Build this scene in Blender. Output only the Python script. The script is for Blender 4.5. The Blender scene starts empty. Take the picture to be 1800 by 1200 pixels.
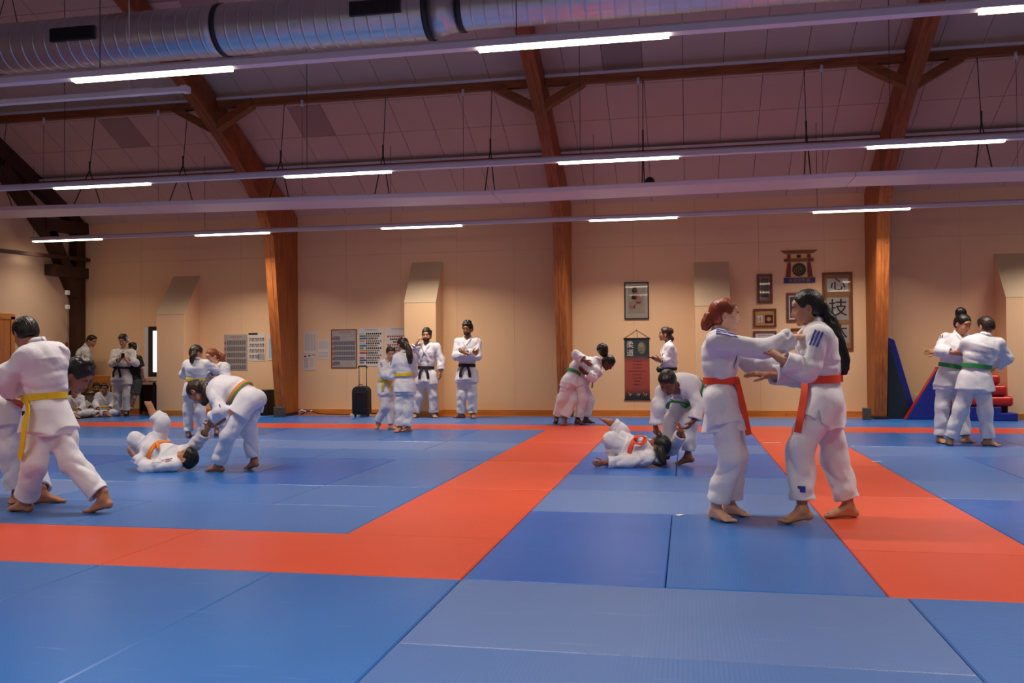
import bpy, bmesh, math, random
import numpy as np
from mathutils import Vector, Matrix
from math import sin, cos, pi, radians as R_

# ------------------------------------------------------------------ camera, world, exposure
SC = bpy.context.scene
COL = SC.collection
F_PX, YAW, PITCH, ROLL = 1565.0, 0.194, 0.018, -0.008
CAM = np.array([1.114, -4.306, 1.098])
_f = np.array([-sin(YAW)*cos(PITCH), cos(YAW)*cos(PITCH), sin(PITCH)])
_r0 = np.array([cos(YAW), sin(YAW), 0.0]); _u0 = np.cross(_r0, _f)
_r = cos(ROLL)*_r0 + sin(ROLL)*_u0
_u = -sin(ROLL)*_r0 + cos(ROLL)*_u0
cd = bpy.data.cameras.new('camera'); cam = bpy.data.objects.new('camera', cd); COL.objects.link(cam)
cd.sensor_width = 36.0; cd.lens = F_PX*36.0/1800.0; cd.clip_end = 200
cam.matrix_world = Matrix(((_r[0], _u[0], -_f[0], CAM[0]), (_r[1], _u[1], -_f[1], CAM[1]), (_r[2], _u[2], -_f[2], CAM[2]), (0, 0, 0, 1)))
SC.camera = cam
vs = SC.view_settings
vs.view_transform = 'Standard'; vs.look = 'None'; vs.exposure = 0.0; vs.gamma = 1.0; vs.use_curve_mapping = False
wd = bpy.data.worlds.new('world'); SC.world = wd; wd.use_nodes = True
wd.node_tree.nodes['Background'].inputs[0].default_value = (0.75, 0.85, 1.0, 1)
wd.node_tree.nodes['Background'].inputs[1].default_value = 1.0
LAMP_COL = (1.0, 0.86, 0.60); LAMP_W = 9.0
AREA_COL = (1.0, 0.885, 0.76); AREA_W = 50.0; AREA_SPREAD = 125.0

def ray(px, py):
    return _f*F_PX + _r*(px-900) + _u*(600-py)
def at(px, py, Y):
    d = ray(px, py); t = (Y-CAM[1])/d[1]; return CAM + t*d
def at_z(px, py, Z=0.0):
    d = ray(px, py); t = (Z-CAM[2])/d[2]; return CAM + t*d

# ------------------------------------------------------------------ helpers
rnd = random.Random(7)
def link(o, parent=None):
    COL.objects.link(o)
    if parent is not None: o.parent = parent
    return o
def empty(name, loc, label=None, cat=None, group=None, kind=None):
    o = bpy.data.objects.new(name, None); o.location = loc; COL.objects.link(o)
    o.empty_display_size = 0.1
    tag(o, label, cat, group, kind); return o
def tag(o, label=None, cat=None, group=None, kind=None):
    if label: o['label'] = label
    if cat: o['category'] = cat
    if group: o['group'] = group
    if kind: o['kind'] = kind
    return o
def wpos(o):
    v = Vector((0, 0, 0))
    while o is not None:
        v += o.location; o = o.parent
    return v
class MB:
    """collects boxes, prisms and tubes in world coordinates, builds ONE mesh object"""
    def __init__(s): s.v = []; s.f = []; s.m = []; s.sm = []
    def add(s, v, f, m=0, smooth=False):
        n = len(s.v); s.v += [tuple(map(float, p)) for p in v]
        for q in f: s.f.append(tuple(i+n for i in q)); s.m.append(m); s.sm.append(smooth)
    def box(s, a, b, m=0):
        x0, y0, z0 = a; x1, y1, z1 = b
        s.add([(x0,y0,z0),(x1,y0,z0),(x1,y1,z0),(x0,y1,z0),(x0,y0,z1),(x1,y0,z1),(x1,y1,z1),(x0,y1,z1)],
              [(0,3,2,1),(4,5,6,7),(0,1,5,4),(1,2,6,5),(2,3,7,6),(3,0,4,7)], m)
    def prism_x(s, prof, x0, x1, m=0):
        n = len(prof); v = [(x0, y, z) for y, z in prof]+[(x1, y, z) for y, z in prof]
        f = [tuple(range(n))[::-1], tuple(range(n, 2*n))]+[(i, (i+1) % n, n+(i+1) % n, n+i) for i in range(n)]
        s.add(v, f, m)
    def prism_y(s, prof, y0, y1, m=0):
        n = len(prof); v = [(x, y0, z) for x, z in prof]+[(x, y1, z) for x, z in prof]
        f = [tuple(range(n)), tuple(range(n, 2*n))[::-1]]+[(i, n+i, n+(i+1) % n, (i+1) % n) for i in range(n)]
        s.add(v, f, m)
    def tube(s, pts, r, n=8, m=0, caps=True, smooth=True):
        pts = [np.array(p, float) for p in pts]; rs = r if hasattr(r, '__len__') else [r]*len(pts)
        T = []
        for i in range(len(pts)):
            a = pts[max(0, i-1)]; b = pts[min(len(pts)-1, i+1)]; d = b-a; T.append(d/(np.linalg.norm(d)+1e-9))
        ref = np.array([0, 0, 1.0]) if abs(T[0][2]) < .9 else np.array([1.0, 0, 0])
        v = []; 
        for p, t, rr in zip(pts, T, rs):
            e1 = np.cross(t, ref); e1 /= np.linalg.norm(e1); e2 = np.cross(t, e1); ref = np.cross(e1, t)
            for k in range(n):
                a = 2*pi*k/n; v.append(p+rr*(cos(a)*e1+sin(a)*e2))
        f = []
        for i in range(len(pts)-1):
            for k in range(n):
                f.append((i*n+k, i*n+(k+1) % n, (i+1)*n+(k+1) % n, (i+1)*n+k))
        s.add(v, f, m, smooth)
        if caps:
            o = len(s.v)-len(v)
            s.f.append(tuple(o+k for k in range(n))[::-1]); s.m.append(m); s.sm.append(False)
            s.f.append(tuple(o+(len(pts)-1)*n+k for k in range(n))); s.m.append(m); s.sm.append(False)
    def build(s, name, mats, parent=None, bevel=0, **kw):
        me = bpy.data.meshes.new(name)
        off = wpos(parent) if parent is not None else Vector((0, 0, 0))
        me.from_pydata([(p[0]-off.x, p[1]-off.y, p[2]-off.z) for p in s.v], [], s.f)
        mats = mats if isinstance(mats, (list, tuple)) else [mats]
        for m in mats: me.materials.append(m)
        me.polygons.foreach_set('material_index', s.m); me.polygons.foreach_set('use_smooth', s.sm)
        me.update()
        o = bpy.data.objects.new(name, me); link(o, parent)
        if bevel:
            md = o.modifiers.new('bevel', 'BEVEL'); md.width = bevel; md.segments = 2 if bevel < .04 else 5; md.limit_method = 'ANGLE'
        tag(o, **kw); return o

# ------------------------------------------------------------------ materials
def lin(c): return tuple((x/12.92 if x <= .04045 else ((x+.055)/1.055)**2.4) for x in c)
def hexc(h): return lin(tuple(int(h[i:i+2], 16)/255 for i in (0, 2, 4)))
def mat(name, col, rough=.6, metal=0, bump=None, var=None, emit=None, spec=None, sheen=0, coords='Object'):
    """bump=(scale, strength[, stretch xyz]); var=(scale, amount[, stretch])"""
    m = bpy.data.materials.new(name); m.use_nodes = True; nt = m.node_tree; b = nt.nodes['Principled BSDF']
    c = (*col[:3], 1); b.inputs['Base Color'].default_value = c
    b.inputs['Roughness'].default_value = rough; b.inputs['Metallic'].default_value = metal
    if spec is not None: b.inputs['Specular IOR Level'].default_value = spec
    if sheen: b.inputs['Sheen Weight'].default_value = sheen
    tc = nt.nodes.new('ShaderNodeTexCoord')
    def noise(sc, st, detail=4):
        mp = nt.nodes.new('ShaderNodeMapping'); mp.inputs['Scale'].default_value = st
        nt.links.new(tc.outputs[coords], mp.inputs[0]); nz = nt.nodes.new('ShaderNodeTexNoise')
        nz.inputs['Scale'].default_value = sc; nz.inputs['Detail'].default_value = detail
        nt.links.new(mp.outputs[0], nz.inputs['Vector']); return nz
    if var:
        nz = noise(var[0], var[2] if len(var) > 2 else (1, 1, 1))
        mx = nt.nodes.new('ShaderNodeMix'); mx.data_type = 'RGBA'
        k = var[1]; mx.inputs[6].default_value = tuple(x*(1-k) for x in col[:3])+(1,)
        mx.inputs[7].default_value = tuple(min(1, x*(1+k)) for x in col[:3])+(1,)
        nt.links.new(nz.outputs[0], mx.inputs[0]); nt.links.new(mx.outputs[2], b.inputs['Base Color'])
    if bump:
        nz = noise(bump[0], bump[2] if len(bump) > 2 else (1, 1, 1), 6)
        bp = nt.nodes.new('ShaderNodeBump'); bp.inputs['Strength'].default_value = bump[1]; bp.inputs['Distance'].default_value = .01
        nt.links.new(nz.outputs[0], bp.inputs['Height']); nt.links.new(bp.outputs[0], b.inputs['Normal'])
    if emit:
        b.inputs['Emission Color'].default_value = (*emit[0], 1); b.inputs['Emission Strength'].default_value = emit[1]
    return m
def wood(name, c1, c2, axis_scale, rough=.55):
    """glulam: stretched grain plus lamella lines and knots"""
    m = bpy.data.materials.new(name); m.use_nodes = True; nt = m.node_tree; b = nt.nodes['Principled BSDF']
    b.inputs['Roughness'].default_value = rough
    tc = nt.nodes.new('ShaderNodeTexCoord'); mp = nt.nodes.new('ShaderNodeMapping'); mp.inputs['Scale'].default_value = axis_scale
    nt.links.new(tc.outputs['Object'], mp.inputs[0])
    n1 = nt.nodes.new('ShaderNodeTexNoise'); n1.inputs['Scale'].default_value = 6; n1.inputs['Detail'].default_value = 6
    nt.links.new(mp.outputs[0], n1.inputs['Vector'])
    cr = nt.nodes.new('ShaderNodeValToRGB'); cr.color_ramp.elements[0].position = .3; cr.color_ramp.elements[1].position = .7
    cr.color_ramp.elements[0].color = (*c1, 1); cr.color_ramp.elements[1].color = (*c2, 1)
    nt.links.new(n1.outputs[0], cr.inputs[0])
    vo = nt.nodes.new('ShaderNodeTexVoronoi'); vo.inputs['Scale'].default_value = 5.5
    nt.links.new(tc.outputs['Object'], vo.inputs['Vector'])
    kr = nt.nodes.new('ShaderNodeValToRGB'); kr.color_ramp.elements[0].position = .05; kr.color_ramp.elements[1].position = .1
    kr.color_ramp.elements[0].color = (.35, .22, .15, 1); kr.color_ramp.elements[1].color = (1, 1, 1, 1)
    nt.links.new(vo.outputs['Distance'], kr.inputs[0])
    mx = nt.nodes.new('ShaderNodeMix'); mx.data_type = 'RGBA'; mx.blend_type = 'MULTIPLY'; mx.inputs[0].default_value = .8
    nt.links.new(cr.outputs[0], mx.inputs[6]); nt.links.new(kr.outputs[0], mx.inputs[7]); nt.links.new(mx.outputs[2], b.inputs['Base Color'])
    return m
M = {}
M['wall'] = mat('wall_paint', hexc('EDC598'), .8, var=(1.2, .03), bump=(60, .03))
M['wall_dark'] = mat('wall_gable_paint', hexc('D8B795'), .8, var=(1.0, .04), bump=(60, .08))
M['slope'] = mat('sloped_cap_paint', hexc('C9B193'), .85, var=(3, .05))
M['panel_ceil'] = mat('ceiling_panel', hexc('C9AF9C'), .85, var=(2.0, .06), bump=(40, .1))
M['panel_ceil_b'] = mat('ceiling_panel_replaced', hexc('A48C80'), .85, var=(2.0, .05))
M['gap'] = mat('panel_gap', hexc('3a2c28'), .9)
M['glulam'] = wood('glulam_timber', hexc('8F4D1E'), hexc('BC6C2B'), (4, 4, .35))
M['glulam_r'] = wood('glulam_rafter', hexc('7E3F19'), hexc('A85A26'), (4, .6, .6))
M['purlin'] = wood('purlin_timber', hexc('78401E'), hexc('9E5A2A'), (.4, 4, 4))
M['dark_and_unlit_timber'] = mat('dark_brown_and_unlit_timber', hexc('3A1D10'), .6, var=(3, .25, (4, 4, .5)))  # real dark brown on chair and table; on the gable truss, painted-in unlit shade
M['base_wood'] = wood('baseboard_wood', hexc('B87028'), hexc('CF8433'), (.4, 4, 4))
M['door_wood'] = wood('door_wood', hexc('B06428'), hexc('C97A34'), (3, 3, .3))
M['white'] = mat('white_enamel', hexc('D9D6DA'), .4)
M['radiant'] = mat('radiant_panel_enamel', hexc('D8CFCB'), .5, var=(2, .04, (.3, 3, 1)))
M['tube'] = mat('lamp_diffuser', (1, 1, 1), .5, emit=(LAMP_COL, LAMP_W))
M['duct'] = mat('galvanised_duct', hexc('C4CCD2'), .33, .9, var=(3, .12), bump=(9, .015))
M['duct_band'] = mat('duct_flange', hexc('3A3E42'), .5, .6)
M['black'] = mat('matte_black', hexc('1C1B1C'), .55)
M['blackgloss'] = mat('black_plastic', hexc('161616'), .35)
M['wire'] = mat('steel_wire', hexc('4A3C36'), .5, .5)
M['gold'] = mat('gold_paint', hexc('B08A3C'), .5)
M['redpaint'] = mat('dark_red_paint', hexc('7A1A16'), .5)
M['navy'] = mat('navy_paint', hexc('1A2A60'), .5)
M['paper'] = mat('paper_print', hexc('D9D2C8'), .7)
M['greypaper'] = mat('grey_paper', hexc('A8A098'), .6, var=(6, .2))
M['ink'] = mat('ink_black', hexc('14120F'), .7)
M['ink_grey'] = mat('print_grey', hexc('6F6A68'), .7)
M['ink_red'] = mat('print_red', hexc('B0302A'), .7)
M['ink_blue'] = mat('print_blue', hexc('2F5C9C'), .7)
M['ink_green'] = mat('print_green', hexc('3F7F58'), .7)
M['ink_orange'] = mat('print_orange', hexc('D08A2C'), .7)
M['ink_cyan'] = mat('print_cyan', hexc('9CC4D6'), .7)
M['frame_brown'] = mat('picture_frame_wood', hexc('6E3B1D'), .5, var=(8, .2, (1, 1, 4)))
M['frame_black'] = mat('picture_frame_black', hexc('201510'), .4)
M['mount'] = mat('picture_mount', hexc('B88B55'), .8, var=(8, .06))
M['glass_print'] = mat('glazed_print', hexc('C3B6A2'), .04, var=(9, .15))
M['glaze'] = mat('picture_glass', (1, 1, 1), .02)
b_ = M['glaze'].node_tree.nodes['Principled BSDF']; b_.inputs['Transmission Weight'].default_value = 1.0; b_.inputs['IOR'].default_value = 1.45
M['bluevinyl'] = mat('blue_vinyl', hexc('1D2E8C'), .35, var=(3, .15), bump=(5, .25))
M['darkvinyl'] = mat('dark_green_vinyl', hexc('152B38'), .4)
M['redvinyl'] = mat('red_vinyl', hexc('C0261C'), .35, var=(3, .1), bump=(4, .5))
M['day'] = mat('daylit_pane', (1, 1, 1), .5, emit=((.86, .9, 1.0), 4.0))
M['grey_box'] = mat('grey_socket_box', hexc('4A4644'), .5)

def mat_mat(name, col, seed, rough=.36):
    """vinyl tatami: woven relief lines, scuffs"""
    m = bpy.data.materials.new(name); m.use_nodes = True; nt = m.node_tree; b = nt.nodes['Principled BSDF']
    b.inputs['Roughness'].default_value = rough; b.inputs['Specular IOR Level'].default_value = .45
    tc = nt.nodes.new('ShaderNodeTexCoord')
    nz = nt.nodes.new('ShaderNodeTexNoise'); nz.inputs['Scale'].default_value = 1.3; nz.inputs['Detail'].default_value = 5
    nt.links.new(tc.outputs['Object'], nz.inputs['Vector'])
    oi = nt.nodes.new('ShaderNodeObjectInfo')
    add = nt.nodes.new('ShaderNodeVectorMath'); add.operation = 'ADD'
    nt.links.new(tc.outputs['Object'], add.inputs[0]); nt.links.new(oi.outputs['Location'], add.inputs[1]); nt.links.new(add.outputs[0], nz.inputs['Vector'])
    mx = nt.nodes.new('ShaderNodeMix'); mx.data_type = 'RGBA'
    mx.inputs[6].default_value = tuple(x*.88 for x in col)+(1,); mx.inputs[7].default_value = tuple(x*1.12 for x in col)+(1,)
    nt.links.new(nz.outputs[0], mx.inputs[0])
    # scuffs
    mp = nt.nodes.new('ShaderNodeMapping'); mp.inputs['Scale'].default_value = (1.2, 9, 1); mp.inputs['Rotation'].default_value = (0, 0, seed)
    nt.links.new(add.outputs[0], mp.inputs[0])
    n2 = nt.nodes.new('ShaderNodeTexNoise'); n2.inputs['Scale'].default_value = 2.2; n2.inputs['Detail'].default_value = 3
    nt.links.new(mp.outputs[0], n2.inputs['Vector'])
    cr = nt.nodes.new('ShaderNodeValToRGB'); cr.color_ramp.elements[0].position = .64; cr.color_ramp.elements[1].position = .8
    cr.color_ramp.elements[1].color = (.22, .22, .22, 1)
    nt.links.new(n2.outputs[0], cr.inputs[0])
    m2 = nt.nodes.new('ShaderNodeMix'); m2.data_type = 'RGBA'; m2.blend_type = 'MIX'
    nt.links.new(cr.outputs[0], m2.inputs[0]); nt.links.new(mx.outputs[2], m2.inputs[6]); m2.inputs[7].default_value = tuple(min(1, x*1.5+.12) for x in col)+(1,)
    nt.links.new(m2.outputs[2], b.inputs['Base Color'])
    wv = nt.nodes.new('ShaderNodeTexWave'); wv.bands_direction = 'X' if seed % 2 < 1 else 'Y'; wv.inputs['Scale'].default_value = 18; wv.inputs['Distortion'].default_value = .4
    w2 = nt.nodes.new('ShaderNodeTexNoise'); w2.inputs['Scale'].default_value = 160
    nt.links.new(tc.outputs['Object'], wv.inputs['Vector']); nt.links.new(tc.outputs['Object'], w2.inputs['Vector'])
    ad = nt.nodes.new('ShaderNodeMath'); ad.operation = 'ADD'; nt.links.new(wv.outputs['Fac'], ad.inputs[0]); nt.links.new(w2.outputs[0], ad.inputs[1])
    bp = nt.nodes.new('ShaderNodeBump'); bp.inputs['Strength'].default_value = .12; bp.inputs['Distance'].default_value = .004
    nt.links.new(ad.outputs[0], bp.inputs['Height']); nt.links.new(bp.outputs[0], b.inputs['Normal'])
    return m
BLUES = [mat_mat('mat_blue_%d' % i, hexc(h), i, (.25, .34, .4, .27, .4, .36, .25)[i]) for i, h in enumerate(['2A6AB8', '3069B0', '476CAA', '1F62BC', '5472AA', '3B6AB0', '2C70C0'])]
REDS = [mat_mat('mat_red_%d' % i, hexc(h), i) for i, h in enumerate(['D04A2C', 'D65034', 'C8442A'])]

# ------------------------------------------------------------------ setting: floor of mats
XL, XR, YB, YF, RIDGE = -11.5, 11.5, 12.38, -8.0, 2.2
EAVE = 3.95
fl = MB(); fl.box((XL-.2, YF-.2, -.25), (XR+.2, YB+.2, -.06))
floor = fl.build('floor', mat('screed', hexc('5A4636'), .8), kind='structure', label='blue and red practice mat floor over brown screed')
MATS = {}
def add_mat(x0, x1, y0, y1, m, clip=True):
    key = (round(x1-x0, 3), round(y1-y0, 3), m.name)
    if key not in MATS:
        hx, hy, b, g, h = (x1-x0)/2, (y1-y0)/2, .006, .0022, .04
        me = bpy.data.meshes.new('mat')
        ax, ay = hx-g, hy-g
        v = [(-ax, -ay, -h), (ax, -ay, -h), (ax, ay, -h), (-ax, ay, -h), (-ax, -ay, -b), (ax, -ay, -b), (ax, ay, -b), (-ax, ay, -b),
             (-ax+b, -ay+b, 0), (ax-b, -ay+b, 0), (ax-b, ay-b, 0), (-ax+b, ay-b, 0)]
        f = [(0, 3, 2, 1), (8, 9, 10, 11)]+[(i, (i+1) % 4, 4+(i+1) % 4, 4+i) for i in range(4)]+[(4+i, 4+(i+1) % 4, 8+(i+1) % 4, 8+i) for i in range(4)]
        me.from_pydata(v, [], f); me.materials.append(m); me.update(); MATS[key] = me
    o = bpy.data.objects.new('mat', MATS[key]); o.location = ((x0+x1)/2, (y0+y1)/2, rnd.uniform(-.0015, .0012)); link(o, floor)
def B(): return rnd.choice(BLUES)
def RD(): return rnd.choice(REDS)
def fill(x0, x1, y0, y1, dx, dy, pick, off=0, right=False):
    xs = [x0]; x = x0+off if off else x0+dx
    while x < x1-1e-6: xs.append(x); x += dx
    xs.append(x1)
    y = y0
    while y < y1-1e-6:
        for a, b in zip(xs[:-1], xs[1:]): add_mat(a, b, y, min(y+dy, y1), pick())
        y += dy
# lanes (red)
fill(-9.2, 0, 0, 1, 2, 1, RD, off=1.2)
for y in (1, 3, 5, 7): add_mat(-1, 0, y, y+2, REDS[(y//2) % 3])
for y in (1, 3, 5, 7): add_mat(2, 3, y, y+2, REDS[(y//2+1) % 3])
add_mat(2, 3, 0, 1, REDS[0]); fill(3, 8, 0, 1, 2, 1, RD)
fill(-10.2, 8, 9, 10, 2, 1, RD, off=1.2)
fill(-10.2, -9.2, -3, 9, 1, 2, RD)
# centre blue
add_mat(0, 1, 0, 2, BLUES[3]); add_mat(1, 2, 0, 2, BLUES[0])
add_mat(0, 2, 2, 3, BLUES[4]); add_mat(0, 2, 3, 4, BLUES[2])
add_mat(0, 1, 4, 6, BLUES[3]); add_mat(1, 2, 4, 6, BLUES[3])
add_mat(0, 2, 6, 7, BLUES[4]); add_mat(0, 2, 7, 8, BLUES[3]); add_mat(0, 2, 8, 9, BLUES[6])
# left blue field
fill(-9.2, -1, 1, 2, 2, 1, lambda: BLUES[rnd.choice([2, 5, 1])], off=.2)
fill(-9.2, -1, 2, 3, 2, 1, lambda: BLUES[rnd.choice([2, 4, 5])], off=1.2)
fill(-9.2, -1, 3, 5, 1, 2, lambda: BLUES[rnd.choice([0, 3, 6])], off=.2)
fill(-9.2, -1, 5, 6, 2, 1, lambda: BLUES[rnd.choice([2, 5, 3])], off=.2)
fill(-9.2, -1, 6, 7, 2, 1, lambda: BLUES[rnd.choice([4, 4, 0])], off=1.2)
fill(-9.2, -1, 7, 9, 1, 2, lambda: BLUES[rnd.choice([0, 6, 5])], off=.2)
# right blue field
fill(3, 8, 1, 3, 1, 2, B); fill(3, 8, 3, 4, 2, 1, lambda: BLUES[rnd.choice([2, 4])]); fill(3, 8, 4, 6, 1, 2, lambda: BLUES[rnd.choice([0, 5])])
fill(3, 8, 6, 7, 2, 1, lambda: BLUES[rnd.choice([2, 1])]); fill(3, 8, 7, 9, 1, 2, lambda: BLUES[rnd.choice([0, 6])])
# beyond the far lane
fill(-10.2, 8, 10, 12.05, 2.05, 2.05, lambda: BLUES[rnd.choice([0, 1, 4, 5])], off=1.3)
# front, towards and behind the camera
fill(-9.0, 0, -2, 0, 1, 2, lambda: BLUES[rnd.choice([0, 1, 5])])
add_mat(.0, 2.08, -1, 0, BLUES[4]); add_mat(.0, 2.08, -2, -1, BLUES[2]); add_mat(2.08, 3.08, -2, 0, BLUES[5]); fill(3.08, 8, -2, 0, 1, 2, B)
fill(-9.0, 8, -4, -2, 1, 2, B); fill(-9.0, 8, -8, -4, 2, 1, B)
fill(8, 11.4, -8, 12.05, 1.7, 2, B)

# ------------------------------------------------------------------ walls
w = MB(); w.box((XL-.2, YB, -.06), (XR+.2, YB+.2, 4.2)); wall_back = w.build('wall_back', M['gap'], kind='structure', label='long cream panelled back wall')
# cladding panels of the back wall: 1.2 m boards, joint at 3.15 m
WX = [XL]
x = -11.15
while x < XR: WX.append(x); x += 1.13
WX.append(XR)
wcache = {}
WIN = (-9.95, -9.05, .76, 1.8)
def wall_panel(x0, x1, z0, z1):
    key = (round(x1-x0, 3), round(z1-z0, 3))
    if key not in wcache:
        mb = MB(); g = .0012; hx, hz = (x1-x0)/2-g, (z1-z0)/2-g
        mb.box((-hx, -.012, -hz), (hx, 0, hz)); me = bpy.data.meshes.new('panel')
        me.from_pydata(mb.v, [], mb.f); me.materials.append(M['wall']); wcache[key] = me
    o = bpy.data.objects.new('wall_panel', wcache[key]); o.location = ((x0+x1)/2, YB, (z0+z1)/2); link(o, wall_back)
for a, b in zip(WX[:-1], WX[1:]):
    wall_panel(a, b, 3.15, 4.15)
    segs = [(a, b)]
    if b > WIN[0] and a < WIN[1]:
        lo, hi = max(a, WIN[0]), min(b, WIN[1])
        if a < lo-.01: wall_panel(a, lo, 0, 3.15)
        if hi < b-.01: wall_panel(hi, b, 0, 3.15)
        wall_panel(lo, hi, 0, WIN[2]); wall_panel(lo, hi, WIN[3], 3.15)
    else: wall_panel(a, b, 0, 3.15)
HZ = EAVE+.42*(YB-RIDGE)*1.0
def roofz(y):  # underside of the ceiling lining at depth y
    pr = [(YB, 3.95), (12.1, 4.15), (11.1, 4.67), (9.7, 5.37), (7.4, 6.33), (RIDGE, 8.52)]
    if y < RIDGE: y = 2*RIDGE-y
    for (a, za), (b, zb) in zip(pr[:-1], pr[1:]):
        if y <= a+1e-6 and y >= b-1e-6: return za+(zb-za)*(a-y)/(a-b)
    return 3.95
def gable(name, x0, x1, lab):
    g = MB(); ys = [YB, 12.1, 11.1, 9.7, 7.4, RIDGE, 2*RIDGE-7.4, 2*RIDGE-9.7, 2*RIDGE-11.1, 2*RIDGE-12.1, YF]
    g.prism_x([(YB, -.06), (YF, -.06)][::-1]+[(y, roofz(y)+.1) for y in ys], x0, x1)
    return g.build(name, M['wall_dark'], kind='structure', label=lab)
gable('wall_left', XL-.2, XL, 'cream gable wall at the left with timbers coloured dark as unlit')
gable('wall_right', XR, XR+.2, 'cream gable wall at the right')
w = MB(); w.box((XL-.2, YF-.2, -.06), (XR+.2, YF, 4.2)); w.build('wall_front', M['wall'], kind='structure', label='cream wall behind the camera')
for nm, (a, b), y in (('baseboard_back', (XL, XR), YB),):
    m_ = MB()
    px = [(-9.28, -8.68, 11.77), (-4.14, -3.52, 11.86), (1.26, 1.87, 11.80), (6.33, 6.95, 11.8)]
    x = a
    for (p0, p1, py) in px:
        m_.box((x, y-.035, -.03), (p0, y-.012, .10)); m_.box((p0-.02, py-.02, -.03), (p1+.02, py-.001, .10))
        m_.box((p0-.02, py-.02, -.03), (p0-.001, y-.012, .10)); m_.box((p1+.001, py-.02, -.03), (p1+.02, y-.012, .10)); x = p1
    m_.box((x, y-.035, -.03), (b, y-.012, .10))
    m_.box((a, 12.05, -.06), (b, y-.03, -.004))
    m_.build(nm, M['base_wood'], kind='structure', label='orange wooden baseboard along the back wall')
m_ = MB(); m_.box((XL, YF, -.03), (XL+.02, YB, .1)); m_.build('baseboard_left', M['base_wood'], kind='structure', label='orange wooden baseboard along the left wall')
# pilasters with sloping tops
LABP = ['pale boxed pilaster beside the narrow bright window', 'pale boxed pilaster behind the smiling black belt man', 'pale boxed pilaster behind the red haired girl', 'pale boxed pilaster at the right edge beside the red mats']
for (p0, p1, py), lb, (zf, zt) in zip(px, LABP, [(2.02, 2.83), (2.16, 2.97), (1.99, 2.82), (2.04, 2.82)]):
    e = empty('pilaster', ((p0+p1)/2, py, 0), lb, 'pilaster', 'boxed pilasters on the back wall')
    b = MB(); b.prism_x([(py, -.03), (py, zf-.01), (YB-.012, zt-.012), (YB-.012, -.03)], p0, p1); b.build('shaft', M['wall'], e)
    c = MB(); c.prism_x([(py-.004, zf-.012), (py-.004, zf), (YB-.012, zt), (YB-.012, zt-.016)], p0-.003, p1+.003); c.build('sloped_cap', M['slope'], e)
# window_1 left of the first pilaster
x0, x1, z0, z1 = WIN
e = empty('window_1', ((x0+x1)/2, YB, z0), 'narrow tall window glowing with daylight', None, None, 'structure')
m_ = MB(); m_.box((x0-.0, YB-.01, z0), (x0+.09, YB+.1, z1)); m_.build('window_frame', M['white'], e, label='white window reveal')
m_ = MB(); m_.box((x0+.10, YB-.012, z0+.02), (x0+.20, YB+.02, z1-.01)); m_.box((x0+.2, YB-.012, z1-.09), (x1, YB+.02, z1-.01)); m_.box((x0+.2, YB-.012, z0+.02), (x1, YB+.02, z0+.1))
m_.build('sash', M['black'], e, label='black window sash')
m_ = MB(); m_.box((x0+.2, YB-.006, z0+.1), (x1, YB+.002, z1-.09)); m_.build('pane', M['day'], e)
# ceiling: lining backing plus panels
ys = [YB, 12.1, 11.1, 9.7, 7.4, RIDGE, 2*RIDGE-7.4, 2*RIDGE-9.7, 2*RIDGE-11.1, 2*RIDGE-12.1, YF]
c = MB(); prof = [(y, roofz(y)+.02) for y in ys]
c.prism_x([(y, z+.15) for y, z in prof]+prof[::-1], XL-.2, XR+.2)
ceiling = c.build('ceiling', M['gap'], kind='structure', label='pitched ceiling lined with pale panels')
def strip_panels(ya, yb, wdt, xoff=0):
    za, zb = roofz(ya), roofz(yb); g = .004
    n = int((XR-XL)/wdt)
    me = None
    L = math.hypot(ya-yb, za-zb); d = np.array([0, (yb-ya)/L, (zb-za)/L]); nrm = np.array([0, -d[2], d[1]]) 
    if nrm[2] > 0: nrm = -nrm
    for alt in (0, 1):
        pass
    ms = []
    for mm in (M['panel_ceil'], M['panel_ceil_b']):
        v = []
        for t in (0, .016):
            for sx, sl in ((-1, -1), (1, -1), (1, 1), (-1, 1)):
                v.append(tuple(np.array([sx*(wdt/2-g), 0, 0])+d*sl*(L/2-g)+nrm*(-.016+t)))
        mb = bpy.data.meshes.new('ceiling_panel'); mb.from_pydata(v, [], [(0, 3, 2, 1), (4, 5, 6, 7), (0, 1, 5, 4), (1, 2, 6, 5), (2, 3, 7, 6), (3, 0, 4, 7)]); mb.materials.append(mm); ms.append(mb)
    for i in range(n+1):
        xc = XL+wdt*(i+.5)+xoff
        if xc+wdt/2 > XR+.02: break
        o = bpy.data.objects.new('ceiling_panel', ms[1] if rnd.random() < .016 else ms[0]); o.location = (xc, (ya+yb)/2, (za+zb)/2+.004); link(o, ceiling)
strip_panels(12.36, 12.1, 1.2); strip_panels(12.1, 11.1, .6); strip_panels(11.1, 10.4, .6); strip_panels(10.4, 9.7, .6); strip_panels(9.7, 8.55, .6); strip_panels(8.55, 7.4, .6); strip_panels(7.4, 6.1, .6); strip_panels(6.1, 4.8, 1.2); strip_panels(4.8, 3.5, 1.2); strip_panels(3.5, 2.2, 1.2)
for a, b in ((2.2, -.4), (-.4, -3.0), (-3.0, -5.3), (-5.3, -8.0)): strip_panels(a, b, 2.4)

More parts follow.
